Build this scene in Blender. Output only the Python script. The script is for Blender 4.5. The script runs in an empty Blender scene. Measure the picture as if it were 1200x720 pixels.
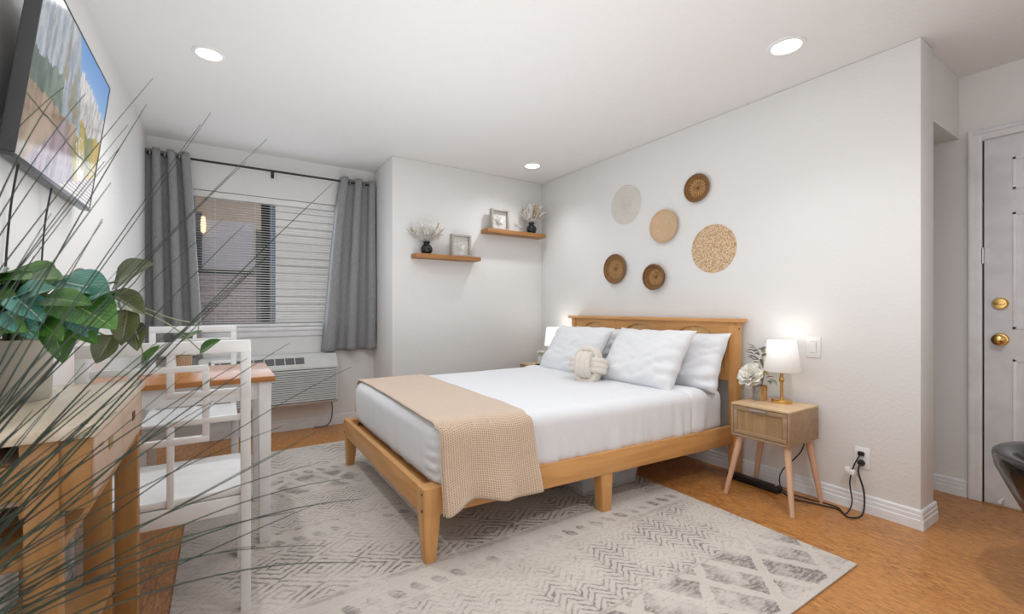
import bpy, bmesh, math, random
from mathutils import Vector, Matrix, noise as mnoise
random.seed(7)
PI = math.pi
scn = bpy.context.scene
COL = scn.collection

# ------------------------------------------------------------------ materials
class X:
    """small shader-math wrapper around a float socket"""
    def __init__(s, nt, sock): s.nt = nt; s.s = sock
    def _m(s, op, a, b=None, c=None):
        n = s.nt.nodes.new('ShaderNodeMath'); n.operation = op
        for i, v in enumerate((a, b, c)):
            if v is None: continue
            if isinstance(v, X): s.nt.links.new(v.s, n.inputs[i])
            else: n.inputs[i].default_value = float(v)
        return X(s.nt, n.outputs[0])
    def __add__(s, o): return s._m('ADD', s, o)
    __radd__ = __add__
    def __sub__(s, o): return s._m('SUBTRACT', s, o)
    def __rsub__(s, o): return s._m('SUBTRACT', o, s)
    def __mul__(s, o): return s._m('MULTIPLY', s, o)
    __rmul__ = __mul__
    def __truediv__(s, o): return s._m('DIVIDE', s, o)
    def abs(s): return s._m('ABSOLUTE', s)
    def frac(s): return s._m('FRACT', s)
    def floor(s): return s._m('FLOOR', s)
    def sin(s): return s._m('SINE', s)
    def sqrt(s): return s._m('SQRT', s)
    def lt(s, o): return s._m('LESS_THAN', s, o)
    def gt(s, o): return s._m('GREATER_THAN', s, o)
    def max(s, o): return s._m('MAXIMUM', s, o)
    def min(s, o): return s._m('MINIMUM', s, o)
    def atan2(s, o): return s._m('ARCTAN2', s, o)
    def clamp(s): return s.max(0.0).min(1.0)
    def step(s, a, b):
        n = s.nt.nodes.new('ShaderNodeMapRange'); n.interpolation_type = 'SMOOTHSTEP'
        s.nt.links.new(s.s, n.inputs[0]); n.inputs[1].default_value = a; n.inputs[2].default_value = b
        return X(s.nt, n.outputs[0])

class M:
    def __init__(s, name, col=(.8, .8, .8), rough=.5, metal=0., spec=.5):
        s.m = bpy.data.materials.new(name); s.m.use_nodes = True
        s.nt = s.m.node_tree; s.b = s.nt.nodes['Principled BSDF']
        s.b.inputs['Base Color'].default_value = (*col, 1)
        s.b.inputs['Roughness'].default_value = rough
        s.b.inputs['Metallic'].default_value = metal
        s.b.inputs['Specular IOR Level'].default_value = spec
        s.m.diffuse_color = (*col, 1)
    def vec(s, kind='Object', scale=(1, 1, 1)):
        t = s.nt.nodes.new('ShaderNodeTexCoord')
        mp = s.nt.nodes.new('ShaderNodeMapping'); mp.inputs['Scale'].default_value = scale
        s.nt.links.new(t.outputs[kind], mp.inputs[0]); return mp.outputs[0]
    def xyz(s, kind='Object'):
        t = s.nt.nodes.new('ShaderNodeTexCoord'); n = s.nt.nodes.new('ShaderNodeSeparateXYZ')
        s.nt.links.new(t.outputs[kind], n.inputs[0])
        return [X(s.nt, n.outputs[i]) for i in range(3)]
    def noise(s, vec, scale=5, detail=3, rough=.5, dist=0):
        n = s.nt.nodes.new('ShaderNodeTexNoise'); s.nt.links.new(vec, n.inputs['Vector'])
        n.inputs['Scale'].default_value = scale; n.inputs['Detail'].default_value = detail
        n.inputs['Roughness'].default_value = rough; n.inputs['Distortion'].default_value = dist
        return X(s.nt, n.outputs[0])
    def _c(s, sock, v):
        if hasattr(v, 'is_output'): s.nt.links.new(v, sock)
        else: sock.default_value = (*v, 1)
    def mix(s, f, a, b):
        n = s.nt.nodes.new('ShaderNodeMix'); n.data_type = 'RGBA'
        if isinstance(f, X): s.nt.links.new(f.s, n.inputs[0])
        else: n.inputs[0].default_value = f
        s._c(n.inputs[6], a); s._c(n.inputs[7], b)
        return n.outputs[2]
    def color(s, c): s._c(s.b.inputs['Base Color'], c); return s
    def rough(s, f): s.nt.links.new(f.s, s.b.inputs['Roughness']); return s
    def bump(s, h, strength=.3, dist=.01):
        n = s.nt.nodes.new('ShaderNodeBump'); n.inputs['Strength'].default_value = strength
        n.inputs['Distance'].default_value = dist
        s.nt.links.new(h.s, n.inputs['Height']); s.nt.links.new(n.outputs[0], s.b.inputs['Normal']); return s
    def emit(s, col, strength):
        s._c(s.b.inputs['Emission Color'], col); s.b.inputs['Emission Strength'].default_value = strength; return s

def plain(name, col, rough=.5, metal=0., spec=.5, nb=None):
    m = M(name, col, rough, metal, spec)
    n = m.noise(m.vec(), 9 if not nb else nb[0], 2)
    m.color(m.mix(n.step(.3, .7), tuple(c * .95 for c in col), tuple(min(1, c * 1.04) for c in col)))
    if nb: m.bump(m.noise(m.vec(), nb[0], 3), nb[1], nb[2])
    return m.m

def wood(name, c1, c2, axis='x', rough=.45, scale=1.0, dark=.75):
    m = M(name, c1, rough)
    sc = {'x': (1.2, 14, 14), 'y': (14, 1.2, 14), 'z': (14, 14, 1.2)}[axis]
    v = m.vec('Object', tuple(k * scale for k in sc))
    a = m.noise(v, 1.6, 4, .55, .6); b = m.noise(v, 7, 3, .6)
    c = m.mix(a.step(.32, .68), c1, c2)
    c = m.mix(b.step(.55, .8) * .35, c, tuple(k * dark for k in c1))
    m.color(c); m.bump(b, .08, .002)
    return m.m

def cane(name, c1, c2, ax=(0, 2), f=260.):
    m = M(name, c1, .6); q = m.xyz(); u, v = q[ax[0]], q[ax[1]]
    w = (u * f).sin() * .5 + .5; z = (v * f).sin() * .5 + .5
    n = m.noise(m.vec('Object', tuple(30 if i == ax[0] else 3 for i in range(3))), 1.5, 3)
    g = (w * z)
    m.color(m.mix((g * .6 + n.step(.35, .7) * .5).clamp(), c2, c1)); m.bump(g, .5, .003)
    return m.m

# wall paint with orange-peel texture
def paint(name, col, bs=.22):
    m = M(name, col, .7, 0, .25)
    n = m.noise(m.vec(), 55, 3, .55); m.bump(n, bs, .006); return m.m
MAT_WALL = paint('wall_paint', (.79, .785, .775))
MAT_CEIL = paint('ceiling_paint', (.82, .81, .80), .3)
MAT_TRIM = plain('white_trim', (.80, .81, .83), .4)
MAT_WHITE = plain('white_lacquer', (.80, .80, .80), .3)
MAT_WPLASTIC = plain('white_plastic', (.82, .82, .81), .35)
MAT_BLACK = plain('black_plastic', (.012, .012, .013), .4)
MAT_GLOSSBLACK = plain('gloss_black', (.012, .012, .013), .12)
MAT_CERBLACK = plain('black_ceramic', (.012, .012, .014), .15)
MAT_BRASS = plain('brass', (.78, .50, .18), .22, 1.)
MAT_STEEL = plain('steel', (.55, .55, .55), .3, 1.)
MAT_BED = wood('oak_x', (.70, .365, .130), (.58, .285, .092), 'x')
MAT_BEDY = wood('oak_y', (.70, .37, .135), (.58, .285, .094), 'y')
MAT_BEDZ = wood('oak_z', (.70, .37, .135), (.58, .285, .094), 'z')
MAT_NS = wood('ns_wood', (.40, .27, .165), (.33, .21, .12), 'y', .5)
MAT_NSLEG = wood('ns_leg', (.66, .42, .28), (.60, .37, .24), 'z', .5)
MAT_CANE = cane('cane', (.80, .52, .25), (.62, .36, .15), (1, 2), 420)
MAT_NSCANE = cane('ns_cane', (.50, .33, .16), (.30, .19, .09), (1, 2), 620)
MAT_SHELF = wood('shelf_wood', (.42, .20, .065), (.32, .14, .04), 'x', .5)
MAT_PINE = wood('pine', (.42, .225, .08), (.33, .16, .05), 'z', .5)
MAT_PINEY = wood('pine_pale', (.68, .60, .49), (.50, .41, .30), 'y', .4)
MAT_PINEX = wood('pine_drawer', (.60, .45, .34), (.50, .36, .26), 'y', .5)
MAT_TTOP = wood('table_top', (.46, .20, .06), (.38, .15, .04), 'x', .22)
MAT_LINEN = plain('white_linen', (.80, .81, .835), .85, 0, .2, (420, .06, .001))
MAT_LINEN2 = plain('fitted_linen', (.76, .775, .80), .85, 0, .2, (420, .06, .001))
MAT_KNOT = plain('knot_fleece', (.78, .72, .65), .95, 0, .1, (180, .5, .006))

def _curt():
    m = M('grey_curtain', (.20, .205, .21), .55, 0, .4)
    x, y, z = m.xyz(); n = m.noise(m.vec('Object', (200, 200, 30)), 1, 2)
    m.color(m.mix(n.step(.3, .7), (.245, .25, .257), (.31, .315, .32))); m.bump(n, .15, .002)
    m.b.inputs['Sheen Weight'].default_value = .25
    return m.m
MAT_CURT = _curt()

def _floor():
    m = M('cork_floor', (.40, .18, .05), .32)
    x, y, z = m.xyz()
    ns = m.noise(m.vec('Object', (62, 8, 1)), 1.6, 5, .65, .4)
    nb = m.noise(m.vec('Object', (85, 22, 1)), 1.5, 3, .65)
    nl = m.noise(m.vec('Object', (2.5, .8, 1)), 1.3, 2)
    px = (x * (1 / .29)).floor(); tone = ((px * 12.9898).sin() * 43758.5).frac()
    py = ((y + tone * 1.3) * (1 / 1.2)); t2 = ((px * 7.3 + py.floor() * 3.7).sin() * 4375.5).frac()
    c = m.mix(ns.step(.36, .64), (.34, .128, .030), (.62, .285, .085))
    c = m.mix(nb.step(.50, .62) * .75, c, (.17, .06, .016))
    c = m.mix((nl.step(.35, .65) * .25 + t2 * .2).clamp(), c, (.58, .26, .07))
    e = (x * (1 / .29)).frac().lt(.006).max(py.frac().lt(.002))
    c = m.mix(e * .6, c, (.16, .06, .018))
    m.color(c); m.bump(ns, .06, .002)
    m.rough(ns * .18 + .24)
    return m.m
MAT_FLOOR = _floor()

def _rug():
    m = M('rug_weave', (.55, .52, .48), .95, 0, .1)
    x, y, z = m.xyz()                                  # world metres, rug object sits at origin
    dist = m.noise(m.vec('Object', (1, 1, 1)), 3.2, 4, .6)
    fine = m.noise(m.vec('Object', (30, 90, 1)), 1.0, 3, .6)
    grit = m.noise(m.vec('Object', (1, 1, 1)), 120, 2, .6)
    wx = m.noise(m.vec('Object', (1, 1, 1)), 22, 3, .6); wy = m.noise(m.vec('Object', (1, 1.3, 1)), 27, 3, .6)
    x = x + (wx - .5) * .03; y = y + (wy - .5) * .03
    def band(a, b): return y.gt(a) * y.lt(b)
    # herringbone
    hx = (x * (1 / .11)); tri = (hx.frac() - .5).abs()
    hb = ((y * (1 / .034)) + tri * 3.2).frac(); herr = hb.lt(.33)
    col_edge = hx.frac().lt(.05)
    # lattice
    l1 = ((x * .9 + y * .55) * (1 / .16)).frac().lt(.28); l2 = ((x * .9 - y * .9) * (1 / .33)).frac().lt(.16)
    lat = 1 - l1.max(l2)
    # leaf dots
    dx = ((x * (1 / .085)).frac() - .5); dy = ((y + .065) * (1 / .13)); dyf = dy.frac() - .5
    dot = ((dx + dyf * .7) * (dx + dyf * .7) * 13 + dyf * dyf * 14).lt(1.0 - (grit - .5) * 1.6)
    # diamonds and chevron stripes
    ddx = ((x * (1 / .30)).frac() - .5).abs(); ddy = ((y * (1 / .22)).frac() - .5).abs()
    dia = ((ddx + ddy) * 6.0).frac().lt(.38)
    chev = ((y * (1 / .07)) + ((x * (1 / .16)).frac() - .5).abs() * 2.2).frac().lt(.35)
    P = band(-3.05, -2.72) * lat + band(-2.70, -2.30) * herr.max(col_edge * .6) + band(-2.245, -2.115) * dot \
        + band(-2.06, -1.62) * dia + band(-1.58, -1.45) * dot + band(-1.42, -1.05) * herr + band(-1.0, -.72) * lat \
        + band(-.68, -.56) * dot + band(-.52, -.1) * chev
    line = None
    for yy in (-2.71, -2.285, -2.27, -2.095, -2.08, -1.6, -1.44, -1.02, -.70, -.54):
        l = (y - yy).abs().lt(.008); line = l if line is None else line.max(l)
    P = (P + line * .45).clamp()
    wear = dist.step(.42, .60) * (.25 + fine.step(.38, .60) * .75) + .12
    base = m.mix(dist.step(.3, .7), (.66, .605, .55), (.56, .51, .46))
    base = m.mix(grit.step(.35, .75) * .35, base, (.47, .42, .375))
    c = m.mix((P * wear).clamp(), base, (.235, .205, .19))
    c = m.mix(fine.step(.52, .68) * dist.step(.62, .4) * .5, c, (.33, .29, .265))
    m.color(c); m.bump((grit + fine) * .5 - P * .3, .5, .004)
    return m.m
MAT_RUG = _rug()

def _throw():
    m = M('waffle_cotton', (.62, .42, .27), .95, 0, .1)
    u, v, w = m.xyz('UV')
    a = ((u * (1 / .0108)).frac() - .5).abs() * 2; b = ((v * (1 / .0098)).frac() - .5).abs() * 2
    h = a.max(b); n = m.noise(m.vec('UV', (1, 1, 1)), 30, 3)
    c = m.mix(h.step(.45, .9), (.54, .36, .235), (.80, .62, .475))
    c = m.mix(n.step(.4, .7) * .2, c, (.74, .57, .43))
    m.color(c); m.bump(h, .7, .004); m.b.inputs['Sheen Weight'].default_value = .5; m.b.inputs['Sheen Roughness'].default_value = .6; return m.m
MAT_THROW = _throw()

def glass_mat(name, tint, alpha_mix, rough=.02):
    m = bpy.data.materials.new(name); m.use_nodes = True; nt = m.node_tree
    nt.nodes.clear()
    o = nt.nodes.new('ShaderNodeOutputMaterial'); mx = nt.nodes.new('ShaderNodeMixShader')
    t = nt.nodes.new('ShaderNodeBsdfTransparent'); g = nt.nodes.new('ShaderNodeBsdfGlossy')
    t.inputs[0].default_value = (*tint, 1); g.inputs['Roughness'].default_value = rough
    mx.inputs[0].default_value = alpha_mix
    nt.links.new(t.outputs[0], mx.inputs[1]); nt.links.new(g.outputs[0], mx.inputs[2]); nt.links.new(mx.outputs[0], o.inputs[0])
    return m
MAT_GLASS = glass_mat('window_glass', (.93, .94, .95), .05)
def _bin():
    m = bpy.data.materials.new('clear_bin'); m.use_nodes = True; nt = m.node_tree; nt.nodes.clear()
    o = nt.nodes.new('ShaderNodeOutputMaterial'); mx = nt.nodes.new('ShaderNodeMixShader'); t = nt.nodes.new('ShaderNodeBsdfTransparent')
    p = nt.nodes.new('ShaderNodeBsdfPrincipled'); p.inputs['Base Color'].default_value = (.75, .77, .78, 1); p.inputs['Roughness'].default_value = .25
    mx.inputs[0].default_value = .32; nt.links.new(t.outputs[0], mx.inputs[1]); nt.links.new(p.outputs[0], mx.inputs[2]); nt.links.new(mx.outputs[0], o.inputs[0])
    return m
MAT_BIN = _bin()

def _shade(strength):
    m = M('lamp_shade_%g' % strength, (.86, .85, .83), .8)
    n = m.noise(m.vec(), 250, 2); m.bump(n, .1, .001)
    m.emit((1, .97, .93), strength)
    return m.m
MAT_SHADE = _shade(.22); MAT_SHADE_B = _shade(.7)
def _lens(s):
    m = M('light_lens', (1, 1, 1), .5); m.emit((1, .98, .95), s); return m.m
MAT_LENS = _lens(6)

def _tv():
    m = M('tv_picture', (.02, .02, .02), .12)
    x, y, z = m.xyz()          # local: y along the screen 0..W (near to far), z 0..H
    u = y * (1 / .765); v = z * (1 / .50)
    n1 = m.noise(m.vec('Object', (1, 9, 5)), 1.0, 6, .65); n2 = m.noise(m.vec('Object', (1, 30, 9)), 1, 5, .7); n3 = m.noise(m.vec('Object', (1, 5, 5)), 1.3, 3)
    slope = m.mix(n2.step(.35, .65), (.20, .25, .32), (.50, .55, .58))
    slope = m.mix((n1 - u * .12).step(.5, .56) * .8, slope, (.26, .22, .10))
    sky = m.mix(v.step(.5, 1.0), (.42, .66, .90), (.06, .27, .66))
    rock = m.mix(n2.step(.38, .62), (.38, .36, .36), (.82, .80, .78))
    val = m.mix(n1.step(.38, .6), (.16, .20, .05), (.62, .43, .06))
    val = m.mix((n2 - .1).step(.45, .55) * .55, val, (.55, .50, .45))
    brown = m.mix(n1.step(.4, .6), (.25, .16, .10), (.45, .33, .24))
    purp = m.mix(n2.step(.4, .6), (.22, .15, .20), (.42, .32, .34))
    green = m.mix(n1.step(.4, .6), (.05, .10, .07), (.18, .25, .19))
    deck = m.mix(((v * 40).frac()).lt(.35), (.62, .55, .50), (.22, .12, .10))
    ridge = (u * -.22) + .93 + (n2 - .5) * .30          # white mountain top
    c = m.mix(v.lt(ridge), sky, rock)
    c = m.mix(v.lt(.52 + (n1 - .5) * .45), c, val)
    left = u.lt(.80 - v * .36 + (n1 - .5) * .10)
    c = m.mix(left * v.gt(.42 + (n1 - .5) * .2), c, slope)
    c = m.mix(u.lt(.33 + (n3 - .5) * .5) * v.gt(.38) * v.lt(.62 + (n1 - .5) * .3), c, green)
    c = m.mix(u.lt(.58) * v.lt(.42 + (n1 - .5) * .15), c, brown)
    c = m.mix(((u - .42).abs() * 1.3 + v).lt(.42), c, purp)
    wf = ((u - .70 + (v - .3) * .5).abs()).lt(.07) * v.lt(.42) * n2.gt(.48)
    c = m.mix(wf, c, (.75, .72, .68))
    c = m.mix((v * 1.0).lt((u - .45) * .45), c, deck)
    c = m.mix(((v - .33 - (n3 - .5) * .06 + (u * .06)).abs()).lt(.006), c, (.06, .05, .04))
    m.color(m.mix(.85, c, (.004, .004, .005))); m.emit(c, .62)
    return m.m
MAT_TV = _tv()

def leafmat(name, c1, c2, vein, rough=.3):
    m = M(name, c1, rough); u, v, w = m.xyz('UV')
    a = (u - .5).abs(); vn = ((v * 9 - a * 7).frac() - .5).abs()
    n = m.noise(m.vec(), 14, 3)
    c = m.mix(n.step(.35, .65), c1, c2)
    c = m.mix((a.lt(.018).max(vn.lt(.05) * .45)), c, vein)
    m.color(c); m.bump(vn, .2, .002)
    m.b.inputs['Subsurface Weight'].default_value = .0
    return m.m
MAT_LEAF = leafmat('pothos_leaf', (.03, .12, .015), (.085, .24, .03), (.24, .36, .10))
MAT_LEAFD = leafmat('pothos_leaf_olive', (.065, .085, .035), (.12, .14, .06), (.30, .32, .18))
MAT_LEAFV = leafmat('pothos_leaf_variegated', (.05, .21, .15), (.10, .30, .26), (.55, .66, .55))
MAT_GRASS = leafmat('grass_blade', (.022, .034, .026), (.045, .082, .052), (.03, .045, .03), .5)
MAT_STEM = plain('plant_stem', (.30, .36, .20), .5)
MAT_POT = plain('grey_ceramic', (.47, .44, .38), .35)

# ------------------------------------------------------------------ mesh helpers
def B(): return bmesh.new()
def box(bm, lo, hi, bev=0., seg=2):
    x0, y0, z0 = lo; x1, y1, z1 = hi
    v = [bm.verts.new(p) for p in ((x0, y0, z0), (x1, y0, z0), (x1, y1, z0), (x0, y1, z0), (x0, y0, z1), (x1, y0, z1), (x1, y1, z1), (x0, y1, z1))]
    f = [bm.faces.new([v[i] for i in q]) for q in ((3, 2, 1, 0), (4, 5, 6, 7), (0, 1, 5, 4), (1, 2, 6, 5), (2, 3, 7, 6), (3, 0, 4, 7))]
    if bev > 0:
        es = list({e for q in f for e in q.edges})
        bmesh.ops.bevel(bm, geom=es, offset=bev, segments=seg, affect='EDGES', profile=.5)
def frustum(bm, r0, z0, r1, z1, bev=0.):
    """r = (x0,y0,x1,y1) rectangles"""
    v = []
    for (a, b, c, d), z in ((r0, z0), (r1, z1)):
        v += [bm.verts.new(p) for p in ((a, b, z), (c, b, z), (c, d, z), (a, d, z))]
    f = [bm.faces.new([v[i] for i in q]) for q in ((3, 2, 1, 0), (4, 5, 6, 7), (0, 1, 5, 4), (1, 2, 6, 5), (2, 3, 7, 6), (3, 0, 4, 7))]
    if bev: bmesh.ops.bevel(bm, geom=list({e for q in f for e in q.edges}), offset=bev, segments=2, affect='EDGES', profile=.5)
def smooth_path(pts, n=6):
    P = [Vector(p) for p in pts]; out = []
    for i in range(len(P) - 1):
        a = P[max(0, i - 1)]; b = P[i]; c = P[i + 1]; d = P[min(len(P) - 1, i + 2)]
        for k in range(n):
            t = k / n
            out.append(.5 * ((2 * b) + (c - a) * t + (2 * a - 5 * b + 4 * c - d) * t * t + (3 * b - a - 3 * c + d) * t ** 3))
    out.append(P[-1]); return out
def tube(bm, pts, r, seg=8, closed=False, cap=True):
    P = [Vector(p) for p in pts]; n = len(P); rings = []
    rad = r if isinstance(r, (list, tuple)) else [r] * n
    up = None
    for i, p in enumerate(P):
        if closed: t = (P[(i + 1) % n] - P[i - 1])
        else: t = P[min(i + 1, n - 1)] - P[max(i - 1, 0)]
        t.normalize()
        if up is None:
            up = Vector((0, 0, 1)) if abs(t.z) < .9 else Vector((1, 0, 0))
        s = t.cross(up); s.normalize(); up = s.cross(t); up.normalize()
        rings.append([bm.verts.new(p + (s * math.cos(a) + up * math.sin(a)) * rad[i]) for a in [2 * PI * k / seg for k in range(seg)]])
    m = n if closed else n - 1
    for i in range(m):
        a = rings[i]; b = rings[(i + 1) % n]
        for k in range(seg):
            bm.faces.new((a[k], a[(k + 1) % seg], b[(k + 1) % seg], b[k]))
    if cap and not closed:
        bm.faces.new(rings[0][::-1]); bm.faces.new(rings[-1])
def lathe(bm, prof, seg=32, c=(0, 0, 0), wob=None):
    rings = []
    for r, z in prof:
        if r <= 1e-6: rings.append([bm.verts.new((c[0], c[1], c[2] + z))])
        else: rings.append([bm.verts.new((c[0] + r * math.cos(2 * PI * k / seg), c[1] + r * math.sin(2 * PI * k / seg), c[2] + z)) for k in range(seg)])
    for a, b in zip(rings, rings[1:]):
        for k in range(seg):
            k2 = (k + 1) % seg
            if len(a) == 1 and len(b) == 1: continue
            if len(a) == 1: bm.faces.new((a[0], b[k2], b[k]))
            elif len(b) == 1: bm.faces.new((a[k], a[k2], b[0]))
            else: bm.faces.new((a[k], a[k2], b[k2], b[k]))
def grid(bm, nu, nv, fn, uv=None, flip=False):
    V = [[bm.verts.new(fn(i / nu, j / nv)) for j in range(nv + 1)] for i in range(nu + 1)]
    L = bm.loops.layers.uv.verify() if uv else None
    for i in range(nu):
        for j in range(nv):
            ids = [(i, j), (i + 1, j), (i + 1, j + 1), (i, j + 1)]
            if flip: ids = ids[::-1]
            f = bm.faces.new([V[a][b] for a, b in ids])
            if L:
                for lp, (a, b) in zip(f.loops, ids): lp[L].uv = uv(a / nu, b / nv)
    return V
def prism(bm, poly, a, b, axis):
    """extrude 2D polygon between a and b along axis (0,1,2)"""
    def mk(p, t):
        q = list(p); q.insert(axis, t); return bm.verts.new(q)
    A = [mk(p, a) for p in poly]; C = [mk(p, b) for p in poly]; n = len(poly)
    bm.faces.new(A[::-1]); bm.faces.new(C)
    for i in range(n): bm.faces.new((A[i], A[(i + 1) % n], C[(i + 1) % n], C[i]))
def rounded_box(bm, lo, hi, r, n=(30, 30, 10), drop=()):
    lo = Vector(lo); hi = Vector(hi); c = (lo + hi) / 2; h = (hi - lo) / 2
    V = {}
    def vert(p):
        q = Vector([max(-h[i] + r, min(h[i] - r, p[i])) for i in range(3)])
        d = p - q
        if d.length > 1e-9: p = q + d.normalized() * r
        k = tuple(round(t, 5) for t in p)
        if k not in V: V[k] = bm.verts.new(c + p)
        return V[k]
    for ax in range(3):
        for sg in (-1, 1):
            if (ax, sg) in drop: continue
            a, b = [i for i in range(3) if i != ax]
            for i in range(n[a]):
                for j in range(n[b]):
                    q = []
                    for di, dj in ((0, 0), (1, 0), (1, 1), (0, 1)):
                        p = Vector((0, 0, 0)); p[ax] = sg * h[ax]
                        p[a] = -h[a] + 2 * h[a] * (i + di) / n[a]; p[b] = -h[b] + 2 * h[b] * (j + dj) / n[b]
                        q.append(vert(p))
                    q = list(dict.fromkeys(q))
                    if len(q) < 3: continue
                    flip = (sg > 0) != (ax == 1)
                    try: bm.faces.new(q if flip else q[::-1])
                    except ValueError: pass
def nz(x, y, z): return mnoise.noise(Vector((x, y, z)))

def finish(name, bm, mat, parent=None, loc=(0, 0, 0), rot=None, smooth=True, angle=38, recalc=True, world=False, solid=0., sub=0, subtype=False):
    if recalc: bmesh.ops.recalc_face_normals(bm, faces=bm.faces)
    if world and parent:
        w = Vector((0, 0, 0)); p = parent
        while p: w += p.location; p = p.parent
        bmesh.ops.translate(bm, verts=bm.verts, vec=-w)
    ca = math.radians(angle)
    for f in bm.faces: f.smooth = smooth
    if smooth:
        for e in bm.edges:
            if len(e.link_faces) == 2 and e.calc_face_angle(0) > ca: e.smooth = False
    me = bpy.data.meshes.new(name); bm.to_mesh(me); bm.free()
    me.materials.append(mat)
    o = bpy.data.objects.new(name, me); COL.objects.link(o)
    o.location = loc
    if rot: o.rotation_euler = rot
    if parent: o.parent = parent
    if solid:
        md = o.modifiers.new('thick', 'SOLIDIFY'); md.thickness = solid; md.offset = 0
    if sub:
        md = o.modifiers.new('sub', 'SUBSURF'); md.levels = sub; md.render_levels = sub
    return o
def tag(o, label=None, cat=None, group=None, kind=None):
    if label: o['label'] = label
    if cat: o['category'] = cat
    if group: o['group'] = group
    if kind: o['kind'] = kind
    return o
def thing(name, label, cat, loc=(0, 0, 0), rz=0., group=None):
    o = bpy.data.objects.new(name, None); COL.objects.link(o); o.empty_display_size = .1
    o.location = loc; o.rotation_euler = (0, 0, rz)
    return tag(o, label, cat, group)
def copy_tree(o, parent=None):
    c = o.copy(); COL.objects.link(c); c.parent = parent
    for ch in list(o.children): copy_tree(ch, c)
    return c
def struct(name, bm, mat, **k):
    o = finish(name, bm, mat, **k); o['kind'] = 'structure'; return o

# ------------------------------------------------------------------ room
H = 2.44; XL = -3.395; YW = .579; XJ = -1.645; YE = -3.117; XH = .72; YB = -5.2
b = B(); box(b, (XL - .1, YB - .1, -.12), (XH + .1, YW + .16, 0)); struct('floor', b, MAT_FLOOR)
b = B(); box(b, (XL - .1, YB - .1, H), (XH + .1, YW + .16, H + .1)); struct('ceiling', b, MAT_CEIL)
b = B(); box(b, (XL - .1, YB, 0), (XL, YW + .16, H)); struct('wall_left', b, MAT_WALL)
# window wall with opening
WX0, WX1, WZ0, WZ1 = -3.12, -1.93, .93, 2.07
b = B()
box(b, (XL, YW, 0), (WX0, YW + .14, H)); box(b, (WX1, YW, 0), (XJ, YW + .14, H))
box(b, (WX0, YW, 0), (WX1, YW + .14, WZ0)); box(b, (WX0, YW, WZ1), (WX1, YW + .14, H))
struct('wall_window', b, MAT_WALL)
b = B(); box(b, (XJ, 0, 0), (0, YW + .14, H), .006); struct('wall_shelf', b, MAT_WALL)
b = B(); box(b, (0, YE, 0), (.195, .1, H), .008); struct('wall_bed', b, MAT_WALL)
b = B(); box(b, (XH, YB, 0), (XH + .1, -.8, H)); struct('wall_entry', b, MAT_WALL)
b = B(); box(b, (.195, -3.10, 2.085), (XH, -2.90, H)); struct('wall_header', b, MAT_WALL)
b = B(); box(b, (.195, -1.0, 0), (XH, -.9, H)); struct('wall_closet', b, MAT_WALL)
b = B(); box(b, (XL, YB - .1, 0), (XH, YB, H)); struct('wall_back', b, MAT_WALL)
# baseboards: stepped profile
PROF = [(0, 0), (.014, 0), (.014, .045), (.0115, .048), (.0115, .068), (.009, .071), (.009, .088), (.005, .095), (0, .095)]
def baseboard(name, p0, p1, nrm):
    b = B(); p0 = Vector(p0); p1 = Vector(p1); nrm = Vector(nrm)
    A = [b.verts.new(p0 + nrm * d + Vector((0, 0, z))) for d, z in PROF]
    C = [b.verts.new(p1 + nrm * d + Vector((0, 0, z))) for d, z in PROF]
    n = len(PROF)
    for i in range(n): b.faces.new((A[i], A[(i + 1) % n], C[(i + 1) % n], C[i]))
    b.faces.new(A[::-1]); b.faces.new(C)
    return struct(name, b, MAT_TRIM, angle=20)
baseboard('baseboard_bed', (0, YE, 0), (0, 0, 0), (-1, 0, 0))
baseboard('baseboard_end', (-.014, YE, 0), (.209, YE, 0), (0, -1, 0))
baseboard('baseboard_shelf', (XJ, 0, 0), (0, 0, 0), (0, -1, 0))
baseboard('baseboard_window', (XL, YW, 0), (XJ, YW, 0), (0, -1, 0))
baseboard('baseboard_jog', (XJ, 0, 0), (XJ, YW, 0), (-1, 0, 0))
baseboard('baseboard_left', (XL, -4.5, 0), (XL, YW, 0), (1, 0, 0))
baseboard('baseboard_entry', (XH, -3.135, 0), (XH, -1.0, 0), (-1, 0, 0))

# entry door (in wall_entry)
b = B()
for y0, y1, z0, z1 in ((-3.197, -3.137, 0, 2.115), (-4.135, -4.075, 0, 2.115), (-4.133, -3.139, 2.045, 2.106)):
    box(b, (XH - (.018 if z0 == 0 else .0172), y0, z0), (XH - .0005, y1, z1), .004)
    if z0 == 0: box(b, (XH - .024, y0 + .036, z0), (XH, y1 - .004, z1 - .004), .004)
    else: box(b, (XH - .0232, y0 + .004, z0 + .036), (XH, y1 - .004, z1 - .004), .004)
struct('trim_1', b, MAT_TRIM)
door = bpy.data.objects.new('door_1', None); COL.objects.link(door); door.location = (XH, -3.636, 0); door['kind'] = 'structure'
tag(door, 'white six panel entry door with brass hardware')
b = B(); box(b, (-.008, -.425, .008), (.02, .432, 2.036), .002)
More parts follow.
